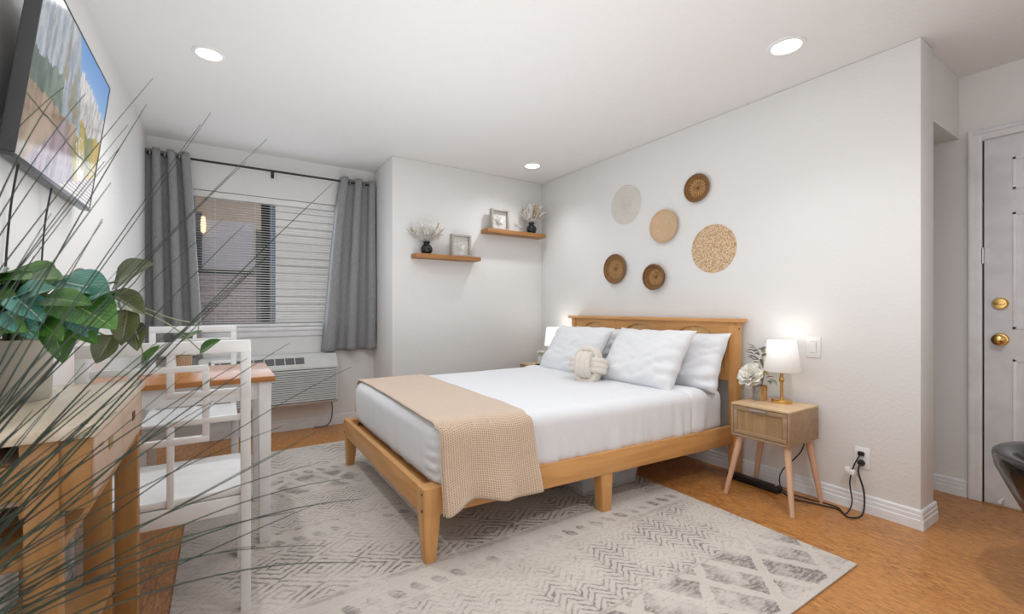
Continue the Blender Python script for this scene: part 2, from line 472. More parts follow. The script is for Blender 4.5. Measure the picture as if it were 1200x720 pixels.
# raised panels: frame moulding + field
for y0, y1 in ((.07, .325), (-.318, -.063)):
    for z0, z1 in ((.16, .82), (.98, 1.62), (1.74, 1.92)):
        for a0, a1, c0, c1 in ((y0, y1, z1 - .018, z1), (y0, y1, z0, z0 + .018), (y0, y0 + .018, z0, z1), (y1 - .018, y1, z0, z1)):
            box(b, (-.0135, a0, c0), (-.006, a1, c1), .004)
        box(b, (-.013, y0 + .045, z0 + .045), (-.006, y1 - .045, z1 - .045), .005)
finish('door_panel', b, MAT_TRIM, door)
b = B(); box(b, (-.010, .4325, .0), (.0, .4365, 2.04)); finish('door_gap', b, MAT_BLACK, door)
for z, nm in ((1.121, 'deadbolt'), (.923, 'door_knob')):
    b = B()
    lathe(b, [(0, 0), (.034, 0), (.035, .006), (.030, .012), (.013, .014), (.012, .03), (.021, .036), (.028, .046), (.027, .058), (.017, .066), (0, .068)] if nm == 'door_knob' else [(0, 0), (.033, 0), (.033, .01), (.026, .02), (0, .022)], 28)
    if nm == 'deadbolt': box(b, (-.006, -.022, .02), (.006, .022, .034), .003)
    finish(nm, b, MAT_BRASS, door, loc=(-.008, .369, z), rot=(0, -PI / 2, 0))
for z in (1.392,):
    b = B(); tube(b, [(-.014, .436, -.045), (-.014, .436, .045)], .007, 10); box(b, (-.010, .41, -.042), (-.007, .436, .042))
    finish('hinge', b, MAT_STEEL, door, loc=(0, 0, z))
b = B(); tube(b, [(-.008, .36, .045), (-.085, .36, .045)], .006, 8); lathe(b, [(0, 0), (.01, 0), (.01, .012), (0, .012)], 10, (-.09, .36, .04)); finish('door_stop', b, MAT_WPLASTIC, door)

# ------------------------------------------------------------------ window, blinds, exterior
win = bpy.data.objects.new('window_1', None); COL.objects.link(win); win.location = ((WX0 + WX1) / 2, YW + .09, WZ0); win['kind'] = 'structure'
MAT_FRAME = plain('window_frame_grey', (.50, .53, .57), .4)
MAT_MULL = plain('mullion_blue', (.20, .27, .40), .5)
b = B()
for lo, hi in (((WX0, YW + .07, WZ0), (WX1, YW + .12, WZ0 + .035)), ((WX0, YW + .07, WZ1 - .035), (WX1, YW + .12, WZ1)), ((WX0, YW + .07, WZ0), (WX0 + .035, YW + .12, WZ1)), ((WX1 - .035, YW + .07, WZ0), (WX1, YW + .12, WZ1))):
    box(b, lo, hi, .003)
finish('window_frame', b, MAT_FRAME, win, world=True)
b = B(); box(b, (-2.545, YW + .06, WZ0 + .03), (-2.500, YW + .125, WZ1 - .03), .003); finish('mullion', b, MAT_MULL, win, world=True)
b = B(); box(b, (-2.61, YW + .09, WZ0 + .03), (-2.545, YW + .12, WZ1 - .03), .003); finish('sash_stile', b, MAT_BLACK, win, world=True)
for x0, x1 in ((WX0 + .03, -2.60), (-2.505, WX1 - .03)):
    b = B(); box(b, (x0, YW + .098, WZ0 + .03), (x1, YW + .102, WZ1 - .03)); finish('pane', b, MAT_GLASS, win, world=True)
b = B(); box(b, (WX0 - .02, YW - .022, WZ0 - .035), (WX1 + .02, YW + .07, WZ0 - .002), .006); box(b, (WX0 - .01, YW - .012, WZ0 - .085), (WX1 + .01, YW, WZ0 - .033), .004)
finish('window_sill', b, MAT_TRIM, win, world=True)
# blinds
bl = thing('window_blind', 'white horizontal slat mini blind hanging in the window between grey curtains', 'blind', ((WX0 + WX1) / 2, YW + .03, WZ0))
b = B(); box(b, (WX0 + .012, YW + .008, WZ1 - .055), (WX1 - .012, YW + .055, WZ1 - .004), .004); finish('head_rail', b, MAT_WPLASTIC, bl, world=True)
b = B(); box(b, (WX0 + .012, YW + .015, WZ0 + .004), (WX1 - .012, YW + .045, WZ0 + .03), .004); finish('bottom_rail', b, MAT_WPLASTIC, bl, world=True)
b = B(); z = WZ0 + .045
while z < WZ1 - .06:
    for k in range(1):
        v = []
        for (dy, dz) in ((-.0110, -.0046), (0, .0010), (.0110, .0030)):
            v.append([b.verts.new((xx, YW + .03 + dy, z + dz)) for xx in (WX0 + .015, WX1 - .015)])
        for p, q in zip(v, v[1:]): b.faces.new((p[0], p[1], q[1], q[0]))
    z += .0215
finish('slats', b, plain('blind_slat', (.80, .80, .79), .5), bl, world=True, solid=.0011)
for xx in (-2.95, -2.66, -2.535, -2.2):
    b = B(); tube(b, [(xx, YW + .017, WZ0 + .02), (xx, YW + .017, WZ1 - .05)], .0012, 5); finish('cord', b, MAT_WPLASTIC, bl, world=True)
# neighbour building across the walkway
def _siding():
    m = M('lap_siding', (.66, .62, .57), .7); x, y, z = m.xyz()
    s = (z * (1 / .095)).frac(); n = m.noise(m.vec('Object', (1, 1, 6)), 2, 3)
    c = m.mix(s.lt(.18), (.70, .66, .62), (.36, .33, .31)); c = m.mix(n.step(.4, .7) * .3, c, (.55, .49, .44)); m.color(c); m.bump(s, .6, .02); m.emit(c, .5); return m.m  # emission puts outdoor light into the siding colour
def _brick():
    m = M('glow_brick', (.2, .13, .12), .8); br = m.nt.nodes.new('ShaderNodeTexBrick')
    x, y, z = m.xyz(); cb = m.nt.nodes.new('ShaderNodeCombineXYZ'); m.nt.links.new(x.s, cb.inputs[0]); m.nt.links.new(z.s, cb.inputs[1])
    m.nt.links.new(cb.outputs[0], br.inputs[0]); br.inputs['Scale'].default_value = 5.5
    br.inputs['Color1'].default_value = (.20, .14, .15, 1); br.inputs['Color2'].default_value = (.15, .105, .12, 1); br.inputs['Mortar'].default_value = (.30, .25, .25, 1)
    br.inputs['Mortar Size'].default_value = .03
    m.color(br.outputs[0]); m.emit(br.outputs[0], .6); return m.m  # brick glows a little in place of light outside
YX = 2.3
ext = thing('neighbour_building', 'neighbouring building with pale lap siding and brick seen through the window', 'building', (-2.6, YX, 0))
ms = _siding()
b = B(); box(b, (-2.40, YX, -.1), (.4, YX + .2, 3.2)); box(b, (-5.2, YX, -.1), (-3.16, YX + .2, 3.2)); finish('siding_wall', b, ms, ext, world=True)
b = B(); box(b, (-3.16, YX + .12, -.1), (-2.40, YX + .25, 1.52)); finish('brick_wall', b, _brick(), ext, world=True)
mg = M('neighbour_glass', (.30, .28, .31), .3); mg.emit((.34, .31, .34), .6)  # added glow lifts the grey pane, no lamp behind it
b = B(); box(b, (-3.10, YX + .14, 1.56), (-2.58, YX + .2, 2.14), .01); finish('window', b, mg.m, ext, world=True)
mb = M('neighbour_soffit', (.28, .20, .15), .7); mb.emit((.34, .26, .20), .55)  # brown panel brightened by its own painted-in glow
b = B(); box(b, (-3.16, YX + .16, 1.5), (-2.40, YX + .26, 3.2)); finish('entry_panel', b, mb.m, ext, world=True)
md = plain('neighbour_dark', (.05, .05, .06), .6)
b = B(); box(b, (-2.56, YX + .05, -.1), (-2.40, YX + .16, 2.05)); box(b, (-3.16, YX + .06, 1.5), (-3.10, YX + .16, 2.2)); box(b, (-3.16, YX + .08, 1.50), (-2.56, YX + .15, 1.545)); finish('door_post', b, md, ext, world=True)
ml = M('lantern_glow', (1, .8, .5), .4); ml.emit((1, .72, .35), 2.2)
b = B(); lathe(b, [(0, 0), (.022, .01), (.026, .1), (.018, .19), (0, .2)], 12, (-3.085, YX + .05, 1.96)); ob = finish('wall_lantern', b, ml.m); tag(ob, 'small glowing lantern on the neighbouring building beyond the blind', 'lantern')

# ------------------------------------------------------------------ curtains
rod = thing('curtain_rod', 'thin black curtain rod with ball finials across the window wall', 'curtain rod', (-2.52, .50, 2.28))
b = B(); tube(b, [(-3.375, .50, 2.285), (-1.665, .50, 2.285)], .0095, 12); finish('rod', b, MAT_BLACK, rod, world=True)
for sx, x in ((-1, -3.372), (1, -1.668)):
    b = B(); lathe(b, [(0, -.016), (.010, -.013), (.017, 0), (.010, .013), (0, .016)], 14, (x, .50, 2.285)); finish('finial', b, MAT_BLACK, rod, world=True)
for x in (-3.345, -2.53, -1.70):
    b = B(); box(b, (x - .008, .50, 2.262), (x + .008, YW, 2.276), .002); box(b, (x - .012, YW - .006, 2.24), (x + .012, YW, 2.30), .002); finish('bracket', b, MAT_BLACK, rod, world=True)
def curtain(label, xt0, xt1, xb0, xb1, zb, folds, ph):
    zt = 2.325
    t = thing('curtain', label, 'curtain', ((xt0 + xt1) / 2, .50, zb), group='grey grommet curtains')
    def fn(u, v):
        z = zb + (zt - zb) * v
        k = (1 - v) ** .8
        x0 = xt0 + (xb0 - xt0) * k; x1 = xt1 + (xb1 - xt1) * k
        ang = (u * folds * 2 * PI) + ph
        x = x0 + (x1 - x0) * u - .012 * math.sin(2 * ang)
        y = .498 + .046 * math.sin(ang) * (1 - .2 * v) + .008 * nz(u * 4, z * 1.5, ph)
        x += .006 * nz(u * 6, z * 1.2, 3 + ph)
        return (x, min(y, YW - .008), z)
    b = B(); grid(b, 96, 40, fn); finish('panel', b, MAT_CURT, t, world=True, solid=.003, angle=80)
    for i in range(int(folds * 2)):
        x = xt0 + (xt1 - xt0) * (i + .5) / (folds * 2)
        b = B(); tube(b, [(x, .50 + .021 * math.cos(a), 2.285 + .021 * math.sin(a)) for a in [2 * PI * k / 16 for k in range(16)]], .004, 6, closed=True)
        finish('grommet', b, MAT_STEEL, t, world=True)
curtain('grey grommet curtain gathered at the left of the window, behind the white chairs', -3.385, -3.115, -3.385, -3.02, .70, 3.0, .6)
curtain('grey grommet curtain gathered at the right of the window, above the air conditioner', -1.985, -1.668, -2.15, -1.668, .70, 2.5, 2.2)

# ------------------------------------------------------------------ wall air conditioner
ac = thing('air_conditioner', 'off-white wall air conditioner with louvred front under the window', 'air conditioner', (-2.54, .46, .25))
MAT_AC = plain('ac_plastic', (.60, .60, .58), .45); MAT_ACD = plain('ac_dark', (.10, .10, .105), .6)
ax0, ax1, ay = -3.06, -2.02, .365
b = B(); prism(b, [(YW, .25), (ay + .02, .25), (ay, .27), (ay, .575), (ay + .02, .60), (ay + .09, .685), (ay + .11, .69), (YW, .69)], ax0, ax1, 0)
bmesh.ops.bevel(b, geom=list(b.edges), offset=.006, segments=2, affect='EDGES'); finish('body', b, MAT_AC, ac, world=True)
b = B()
for i in range(15):
    z = .285 + i * .0185
    prism(b, [(ay - .010, z), (ay + .004, z), (ay + .004, z + .0155), (ay - .004, z + .012)], ax0 + .02, ax1 - .02, 0)
finish('louvre', b, plain('ac_louvre', (.50, .50, .485), .45), ac, world=True, smooth=False)
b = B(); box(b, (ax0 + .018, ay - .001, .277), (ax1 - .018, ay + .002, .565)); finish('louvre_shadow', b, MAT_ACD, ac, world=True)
b = B()
dirv = Vector((0, .07, .085)).normalized(); p0 = Vector((0, ay + .02, .60)); nn = Vector((0, -dirv.z, dirv.y))
def slopebox(b, x0, x1, s0, s1, h):
    vs = []
    for hh in (-.002, h):
        for x, s in ((x0, s0), (x1, s0), (x1, s1), (x0, s1)):
            vs.append(b.verts.new(Vector((x, 0, 0)) + p0 + dirv * s + nn * hh))
    for q in ((3, 2, 1, 0), (4, 5, 6, 7), (0, 1, 5, 4), (1, 2, 6, 5), (2, 3, 7, 6), (3, 0, 4, 7)): b.faces.new([vs[i] for i in q])
for i in range(9): slopebox(b, ax0 + .07 + i * .078, ax0 + .07 + i * .078 + .070, .012, .078, .0015)
finish('air_outlet', b, MAT_ACD, ac, world=True, smooth=False)
b = B()
for i in range(9):
    for k in range(4): slopebox(b, ax0 + .07 + i * .078, ax0 + .14 + i * .078, .022 + k * .014, .026 + k * .014, .004)
finish('outlet_vane', b, plain('ac_vane', (.22, .22, .22), .5), ac, world=True, smooth=False)
b = B(); tube(b, smooth_path([(-2.06, .47, .26), (-2.05, .48, .16), (-2.06, .50, .06), (-2.10, .52, .012), (-2.2, .53, .008)]), .006, 8); finish('drain_cord', b, plain('grey_cord', (.15, .15, .15), .5), ac, world=True)
MAT_PLATE = MAT_WPLASTIC
def outlet_plate(name, label, loc, rz, kind):
    t = thing(name, label, 'wall plate', loc, rz)       # local: face normal -Y... plate in XZ
    b = B()
    if kind == 'switch':
        box(b, (-.038, -.007, -.062), (.038, 0, .062), .004); finish('plate', b, MAT_PLATE, t)
        b = B(); box(b, (-.0165, -.0072, -.0335), (.0165, -.0065, .0335)); finish('rocker_gap', b, plain('switch_gap', (.35, .35, .34), .6), t)
        b = B(); prism(b, [(-.0065, -.032), (-.0085, -.032), (-.0125, .0), (-.0105, .032), (-.0065, .032)], -.015, .015, 0); finish('rocker', b, MAT_PLATE, t)
    else:
        box(b, (-.036, -.006, -.058), (.036, 0, .058), .004); finish('plate', b, MAT_PLATE, t)
        for z in (.024, -.024):
            b = B(); lathe(b, [(0, 0), (.016, 0), (.016, .004), (0, .004)], 18); o = finish('receptacle', b, MAT_PLATE, t, loc=(0, -.005, z), rot=(PI / 2, 0, 0))
            b = B(); box(b, (-.007, -.0098, z - .005), (-.005, -.0085, z + .006)); box(b, (.005, -.0098, z - .005), (.007, -.0085, z + .006)); finish('slot', b, MAT_BLACK, t)
    return t
outlet_plate('light_switch', 'white rocker light switch on the wall right of the lamp', (0, -2.640, .868), -PI / 2, 'switch')
outlet_plate('wall_outlet', 'white wall outlet with two black plugs right of the nightstand', (0, -2.876, .288), -PI / 2, 'outlet')
outlet_plate('wall_outlet', 'white wall outlet low on the window wall behind the chairs', (-3.33, YW, .20), 0, 'outlet')

# ------------------------------------------------------------------ ceiling lights
for (x, y, r), lab in zip(((-2.957, -1.025, .075), (-.476, -2.715, .088), (-.454, -.454, .088)), ('small recessed ceiling light above the white table', 'recessed ceiling light above the near nightstand, largest in view', 'recessed ceiling light in the corner above the floating shelves')):
    t = thing('ceiling_light', lab, 'ceiling light', (x, y, H), group='recessed ceiling lights')
    b = B(); lathe(b, [(r * .74, -.001), (r * .74, -.006), (r * .80, -.010), (r * .97, -.006), (r, 0), (r * .74, -.001)], 40); finish('trim_ring', b, MAT_WPLASTIC, t)
    b = B(); lathe(b, [(0, -.004), (r * .74, -.004)], 40); finish('lens', b, MAT_LENS, t)

# ------------------------------------------------------------------ rug
b = B(); box(b, (-3.055, -3.075, .0005), (-.635, -.045, .010), .003); ob = finish('area_rug', b, MAT_RUG); tag(ob, 'large faded cream and grey patterned area rug under the bed', 'rug')

# ------------------------------------------------------------------ bed
BX0, BX1 = -2.185, -.09
bed = thing('bed', 'oak platform bed with arched cane headboard', 'bed', (-1.1, -1.38, 0))
def taper(bm):
    for v in bm.verts:
        w = (v.co.x + 2.185) / 2.1; f = (v.co.y + .625) / (-1.465)
        v.co.y += w * (-.125 * f + .02 * (1 - f))
YN, YF = -2.09, -.625
b = B(); box(b, (BX0, YF - .02, .21), (BX0 + .028, YN + .02, .328), .004); taper(b); finish('foot_rail', b, MAT_BEDY, bed, world=True)
for y0, y1 in ((YN, YN + .028), (YF - .028, YF)):
    b = B(); box(b, (BX0 + .055, y0, .21), (BX1 + .01, y1, .328), .004); taper(b); finish('side_rail', b, MAT_BED, bed, world=True)
for sy in (YN, YF):
    s = 1 if sy == YN else -1
    b = B()
    ya, yb = sorted((sy - s * .002, sy + s * .075)); yc, yd = sorted((sy + s * .004, sy + s * .050))
    box(b, (BX0 - .003, ya, .208), (BX0 + .078, yb, .3295), .004)
    frustum(b, (BX0 + .008, yc, BX0 + .055, yd), .009, (BX0 - .001, ya + .001, BX0 + .074, yb - .001), .21, .003)
    taper(b); lg = finish('leg', b, MAT_BEDZ, bed, world=True)
    for z in (.235, .305):
        b = B(); lathe(b, [(0, -.001), (.006, -.001), (.006, .0015), (0, .0015)], 10, (0, 0, 0)); 
        for v in b.verts:
            if not v.tag:
                v.tag = True; c = v.co.copy(); v.co = Vector((BX0 - .004 - c.z, sy + s * .013 + c.x, z + c.y))
        taper(b); bo = finish('bolt', b, MAT_BLACK, lg, world=True)
for y0, y1 in ((YN + .004, YN + .06), (YF - .06, YF - .004), (-1.39, -1.33)):
    b = B(); frustum(b, (-1.205, y0, -1.145, y1), .009, (-1.215, y0, -1.135, y1), .212, .003); taper(b); lg = finish('leg', b, MAT_BEDZ, bed, world=True)
    if y0 == YN + .004:
        b = B(); lathe(b, [(0, 0), (.007, 0), (.006, .002), (0, .0025)], 12); bmesh.ops.rotate(b, verts=b.verts, cent=(0, 0, 0), matrix=Matrix.Rotation(PI / 2, 3, 'X')); bmesh.ops.translate(b, verts=b.verts, vec=(-1.165, YN + .004, .15)); taper(b)
        finish('bolt_cap', b, MAT_NSLEG, lg, world=True)
b = B()
for i in range(12):
    x = -2.12 + i * .175; box(b, (x, YN + .03, .262), (x + .08, YF - .03, .280))
taper(b); finish('slats', b, MAT_BEDY, bed, world=True)
# headboard
HY0, HY1 = -2.232, -.608
for y0, y1 in ((HY0, HY0 + .055), (HY1 - .055, HY1)):
    b = B(); box(b, (-.105, y0, .0), (-.035, y1, 1.005), .004); lg = finish('head_post', b, MAT_BEDZ, bed, world=True)
    for z in (.96, .66):
        b = B(); lathe(b, [(0, 0), (.006, 0), (.006, .002), (0, .002)], 10)
        for v in b.verts:
            if not v.tag: v.tag = True; c = v.co.copy(); v.co = Vector((-.07 + c.x, y0 - c.z, z + c.y))
        finish('bolt', b, MAT_BLACK, lg, world=True)
b = B(); box(b, (-.128, HY0 - .028, 1.003), (-.015, HY1 + .028, 1.027), .004); finish('top_cap', b, MAT_BEDY, bed, world=True)
cw = (HY1 - HY0 - .11) / 3
for i in range(3):
    cy = HY1 - .055 - cw * (i + .5)
    b = B(); r = .225; zs, zb_, zt, hw = .748, .66, 1.003, cw / 2 - .0008
    ys = [-hw] + [-r * math.cos(PI * k / 32) for k in range(33)] + [hw]
    lo = [zb_] + [zs + math.sqrt(max(0, r * r - y * y)) for y in ys[1:-1]] + [zb_]
    F0 = [[b.verts.new((x, cy + y, zt)) for y in ys] for x in (-.098, -.080)]
    L0 = [[b.verts.new((x, cy + y, z)) for y, z in zip(ys, lo)] for x in (-.098, -.080)]
    J0 = [[b.verts.new((x, cy + y, zb_)) for y in (-r, r)] for x in (-.098, -.080)]
    n = len(ys)
    for q in (0, 1):
        b.faces.new((L0[q][0], J0[q][0], L0[q][1], F0[q][1], F0[q][0])); b.faces.new((J0[q][1], L0[q][n - 1], F0[q][n - 1], F0[q][n - 2], L0[q][n - 2]))
        for k in range(1, n - 2): b.faces.new((L0[q][k], L0[q][k + 1], F0[q][k + 1], F0[q][k]))
    for k in range(1, n - 2): b.faces.new((L0[0][k], L0[0][k + 1], L0[1][k + 1], L0[1][k]))
    for a_, c_ in ((J0[0][0], L0[0][1]), (L0[0][n - 2], J0[0][1])):
        pass
    b.faces.new((J0[0][0], L0[0][1], L0[1][1], J0[1][0])); b.faces.new((L0[0][n - 2], J0[0][1], J0[1][1], L0[1][n - 2]))
    b.faces.new((L0[0][0], F0[0][0], F0[1][0], L0[1][0])); b.faces.new((L0[0][n - 1], F0[0][n - 1], F0[1][n - 1], L0[1][n - 1]))
    box(b, (-.0982, cy - hw, .62), (-.08, cy + hw, zb_))
    pn = finish('headboard_panel', b, MAT_BEDY, bed, world=True, angle=30)
    b = B(); box(b, (-.0815, cy - r - .01, zb_ - .01), (-.0785, cy + r + .01, zs + r + .01)); finish('cane_inset', b, MAT_CANE, pn, world=True)
b = B(); box(b, (-.078, HY0 + .05, .62), (-.06, HY1 - .05, 1.003)); finish('back_board', b, MAT_BEDY, bed, world=True)

# mattress, sheet, throw, pillows
b = B(); rounded_box(b, (-2.10, -2.055, .281), (-.135, -.66, .572), .06, (40, 40, 10))
for v in b.verts:
    v.co += Vector((0, .006 * nz(v.co.x * 9, v.co.y * 3, v.co.z * 14), .003 * nz(v.co.x * 5, v.co.y * 5, 0)))
taper(b); ob = finish('mattress', b, MAT_LINEN2, angle=80); tag(ob, 'mattress in a white fitted sheet on the oak bed', 'mattress')
def sheet_disp(v, x1):
    c = v.co
    side = c.y < -1.99 or c.y > -.71; foot = c.x < -2.05
    low = max(0, min(1, (.56 - c.z) / .25))
    if side:
        f = nz(c.x * 16, 5, c.z * 2.5) * .5 + nz(c.x * 38 + c.z * 10, 1, c.z * 5) * .35
        v.co.y += (1 if c.y > -1 else -1) * (.026 * f * (.2 + low))
    if foot:
        f = nz(3, c.y * 13, c.z * 2.5) * .5 + nz(2, c.y * 30 - c.z * 10, c.z * 5) * .3
        v.co.x -= .012 * f * (.2 + low)
        if c.y < -1.93: v.co.x -= .012 * math.sin(c.z * 130 + 9 * c.y) * max(0, min(1, (-1.93 - c.y) / .1)) * max(0, 1 - abs(c.z - .40) / .16)
    v.co.z += .0035 * nz(c.x * 2.2, c.y * 2.2, 8) + .0012 * nz(c.x * 8, c.y * 5, 2)
def fold_shift(v):    # the hem runs slanted across the bed
    f = (v.co.y + .625) / (-1.465); k = max(0, min(1, (v.co.x + 1.4) / .9)); v.co.x += k * (-.20 * (1 - f))
b = B(); rounded_box(b, (-2.122, -2.078, .292), (-.30, -.638, .584), .065, (110, 84, 18), drop=((2, -1), (0, 1)))
for v in b.verts: sheet_disp(v, -.5); fold_shift(v)
taper(b); ob = finish('bed_sheet', b, MAT_LINEN, angle=80, solid=.004); tag(ob, 'smooth white top sheet tucked over the mattress', 'sheet')
b = B(); rounded_box(b, (-.52, -2.090, .30), (-.335, -.626, .5945), .068, (14, 84, 18), drop=((2, -1), (0, 1)))
for v in b.verts:
    if v.co.x < -.47: v.co.z -= 0; v.co.y += .004 * nz(v.co.x * 40, 1, v.co.z * 30)
    sheet_disp(v, -.3); fold_shift(v)
taper(b); finish('folded_hem', b, MAT_LINEN, ob, angle=80, solid=.004)
# waffle throw
path = []
def throw_path():
    P = [(-.615, .36), (-.618, .45), (-.622, .52)]
    for k in range(7):
        a = PI * .5 * k / 6; P.append((-.690 + .068 * math.cos(a), .534 + .062 * math.sin(a)))
    for k in range(1, 16): P.append((-.690 - 1.335 * k / 16, .5965))
    for k in range(8):
        a = PI * .5 * k / 7; P.append((-2.030 - .072 * math.sin(a), .5255 + .071 * math.cos(a)))
    P += [(-2.107, .46), (-2.110, .40), (-2.116, .35), (-2.122, .31), (-2.126, .27), (-2.128, .22)]
    return [Vector((0, y, z)) for y, z in P]
TP = throw_path(); TL = [0]
for p, q in zip(TP, TP[1:]): TL.append(TL[-1] + (q - p).length)
def along(s):
    s = max(0, min(TL[-1], s))
    for i in range(len(TL) - 1):
        if TL[i + 1] >= s:
            t = (s - TL[i]) / (TL[i + 1] - TL[i]); return TP[i].lerp(TP[i + 1], t)
    return TP[-1]
def throw_fn(u, v, off=0., cut=0.):
    x = -2.114 + .462 * u
    end = TL[-1] - .020 + .028 * max(0, 1 - u * 3.2) - .020 * math.sin(u * 6.0) - cut
    s = .0 + end * v
    p = along(s)
    d = max(0, (s - (TL[-1] - .36)) / .36)
    p = p.copy(); p.x = x + .02 * d * (u - .2) * 1.5 + .012 * nz(p.y * 3, u * 2, 1)
    if s < TL[-1] - .36: p.x += .018 * math.sin(s * 2.6)
    p.y -= d * (.016 + .020 * math.sin(u * 13 + .6) * d + .006 * nz(u * 9, s * 7, 2)) + off * d
    p.z += .004 * abs(nz(u * 5, s * 4, 5)) * (1 - d) + .001
    return p
b = B(); grid(b, 44, 130, throw_fn, uv=lambda u, v: (u * .48, v * TL[-1])); taper(b)
ob = finish('waffle_throw', b, MAT_THROW, angle=80, solid=.006); tag(ob, 'tan waffle weave throw draped across the foot of the bed', 'throw blanket')
b = B(); grid(b, 40, 30, lambda u, v: throw_fn(u * .985 - .012, .82 + v * .18, -.012, .012), uv=lambda u, v: (u * .48, v * .4)); taper(b)
finish('under_layer', b, MAT_THROW, ob, angle=80, solid=.005)

def pillow(label, c, w, h, th, lean, yaw, seed, roll=0.):
    b = B(); n = 34
    def srf(sg):
        def fn(u, v):
            a = u * 2 - 1; e = v * 2 - 1
            x = w / 2 * a * (1 - .055 * (1 - e * e)); y = h / 2 * e * (1 - .075 * (1 - a * a))
            t = (max(0, (1 - a ** 4)) * max(0, (1 - e ** 4))) ** .55 * th / 2
            t *= 1 + .15 * (-e)
            edge = min(1, t / (th * .25))
            d = edge * (.012 * nz(a * 2.2 + seed, e * 2.2, seed) + .012 * nz((a - e * .8) * 6 + seed, (e + a * .3) * 2.2, 2 + seed) + .008 * nz(a * 2.4, e * 11 + a * 5, 4 + seed))
            crease = edge * .011 * math.sin((a * 1.2 - e * 2.2) * 7 + 3 * nz(a * 2, e * 2, seed)) * max(0, min(1, (a * .6 - e + .1)))
            return Vector((x + .006 * nz(e * 3, seed, 1), y + .008 * nz(a * 2.5, seed, 3), sg * (t + .001) + (d + crease) * (1 if sg > 0 else .3)))
        return fn
    grid(b, n, n, srf(1)); grid(b, n, n, srf(-1), flip=True)
    bmesh.ops.remove_doubles(b, verts=b.verts, dist=.0025)
    # local x -> world -Y, local y -> up, local z -> world -X
    R = Matrix(((0, 0, -1), (-1, 0, 0), (0, 1, 0)))
    R = Matrix.Rotation(yaw, 3, 'Z') @ Matrix.Rotation(lean, 3, 'Y') @ Matrix.Rotation(roll, 3, 'X') @ R
    for v in b.verts: v.co = R @ v.co
    ob = finish('pillow', b, MAT_LINEN, loc=c, angle=80); tag(ob, label, 'pillow', 'white pillows against the headboard')
pillow('white pillow leaning on the headboard, mostly hidden behind the left front pillow', (-.222, -1.06, .742), .66, .41, .15, .38, 0, 1.3)
pillow('white pillow behind the right front pillow, nearest the lamp nightstand', (-.222, -1.885, .742), .66, .42, .16, .42, .03, 4.1)
pillow('white front pillow at the left of the knot cushion', (-.47, -1.065, .755), .66, .46, .16, .60, .0, 7.7)
pillow('white front pillow at the right of the knot cushion', (-.445, -1.765, .757), .64, .47, .17, .62, .02, 9.2)

# knot cushion: three interlocked bands of three cords each
kc = thing('knot_cushion', 'round cream knotted ball cushion in front of the pillows', 'cushion', (-.715, -1.500, .688))
def ringpts(plane, L, S, off, k=40):
    P = []
    for i in range(k):
        a = 2 * PI * i / k; ca, sa = math.cos(a), math.sin(a)
        e = .72
        l = L * math.copysign(abs(ca) ** e, ca); s = S * math.copysign(abs(sa) ** e, sa)
        if plane == 0: P.append((l, off, s))      # long X, short Z, offset along Y -> vertical band on the front
        if plane == 1: P.append((s, l, off))      # long Y, short X, offset along Z -> horizontal oval
        if plane == 2: P.append((off, s, l))
    return P
for pl in range(3):
    b = B()
    for o in (-.027, 0, .027): tube(b, ringpts(pl, .098, .062, o), .0205 if o else .023, 10, closed=True)
    o = finish('cord_band', b, MAT_KNOT, kc, angle=80); o.rotation_euler = (0.0, .25, .45); o.scale = (1.16,) * 3

# ------------------------------------------------------------------ storage bin and bag under the bed
sb = thing('storage_bin', 'clear plastic storage bin with folded linens under the bed', 'bin', (-.95, -1.80, .011))
b = B(); frustum(b, (-.215, -.15, .215, .15), 0, (-.235, -.17, .235, .17), .150, .012)
b.faces.ensure_lookup_table(); top = [f for f in b.faces if f.normal.z > .9 and f.calc_center_median().z > .14]; bmesh.ops.delete(b, geom=top, context='FACES')
finish('tub', b, MAT_BIN, sb, solid=.003)
b = B(); box(b, (-.243, -.178, .148), (.243, .178, .163), .006); finish('lid', b, MAT_BIN, sb)
fl = thing('folded_linen', 'folded cream linens inside the clear bin under the bed', 'linens', (-.98, -1.80, .0145))
for k in range(3):
    b = B(); rounded_box(b, (-.16, -.12, .002 + k * .038), (.12, .12, .038 + k * .038), .016, (10, 10, 4))
    for v in b.verts: v.co += Vector((.008 * nz(v.co.y * 9, k, 1), .006 * nz(v.co.x * 9, k, 5), .003 * nz(v.co.x * 12, v.co.y * 12, k)))
    finish('linen', b, plain('linen_%d' % k, ((.62, .58, .50), (.45, .44, .42), (.66, .62, .55))[k], .9), fl)
b = B(); rounded_box(b, (-1.52, -1.62, .010), (-1.26, -1.36, .13), .05, (16, 16, 8))
for v in b.verts: v.co += Vector((.02 * nz(v.co.y * 9, 1, v.co.z * 9), .02 * nz(v.co.x * 9, 2, v.co.z * 9), .015 * nz(v.co.x * 9, v.co.y * 9, 3) if v.co.z > .03 else 0))
duf = finish('duffel_bag', b, plain('dark_canvas', (.03, .03, .035), .8), angle=80); tag(duf, 'dark soft bag lying under the bed beside the clear bin', 'bag')
b = B(); tube(b, smooth_path([(-1.48, -1.52, .11), (-1.44, -1.66, .10), (-1.39, -1.69, .05), (-1.33, -1.66, .10), (-1.30, -1.52, .11)]), .011, 8); finish('handle', b, MAT_BLACK, duf)

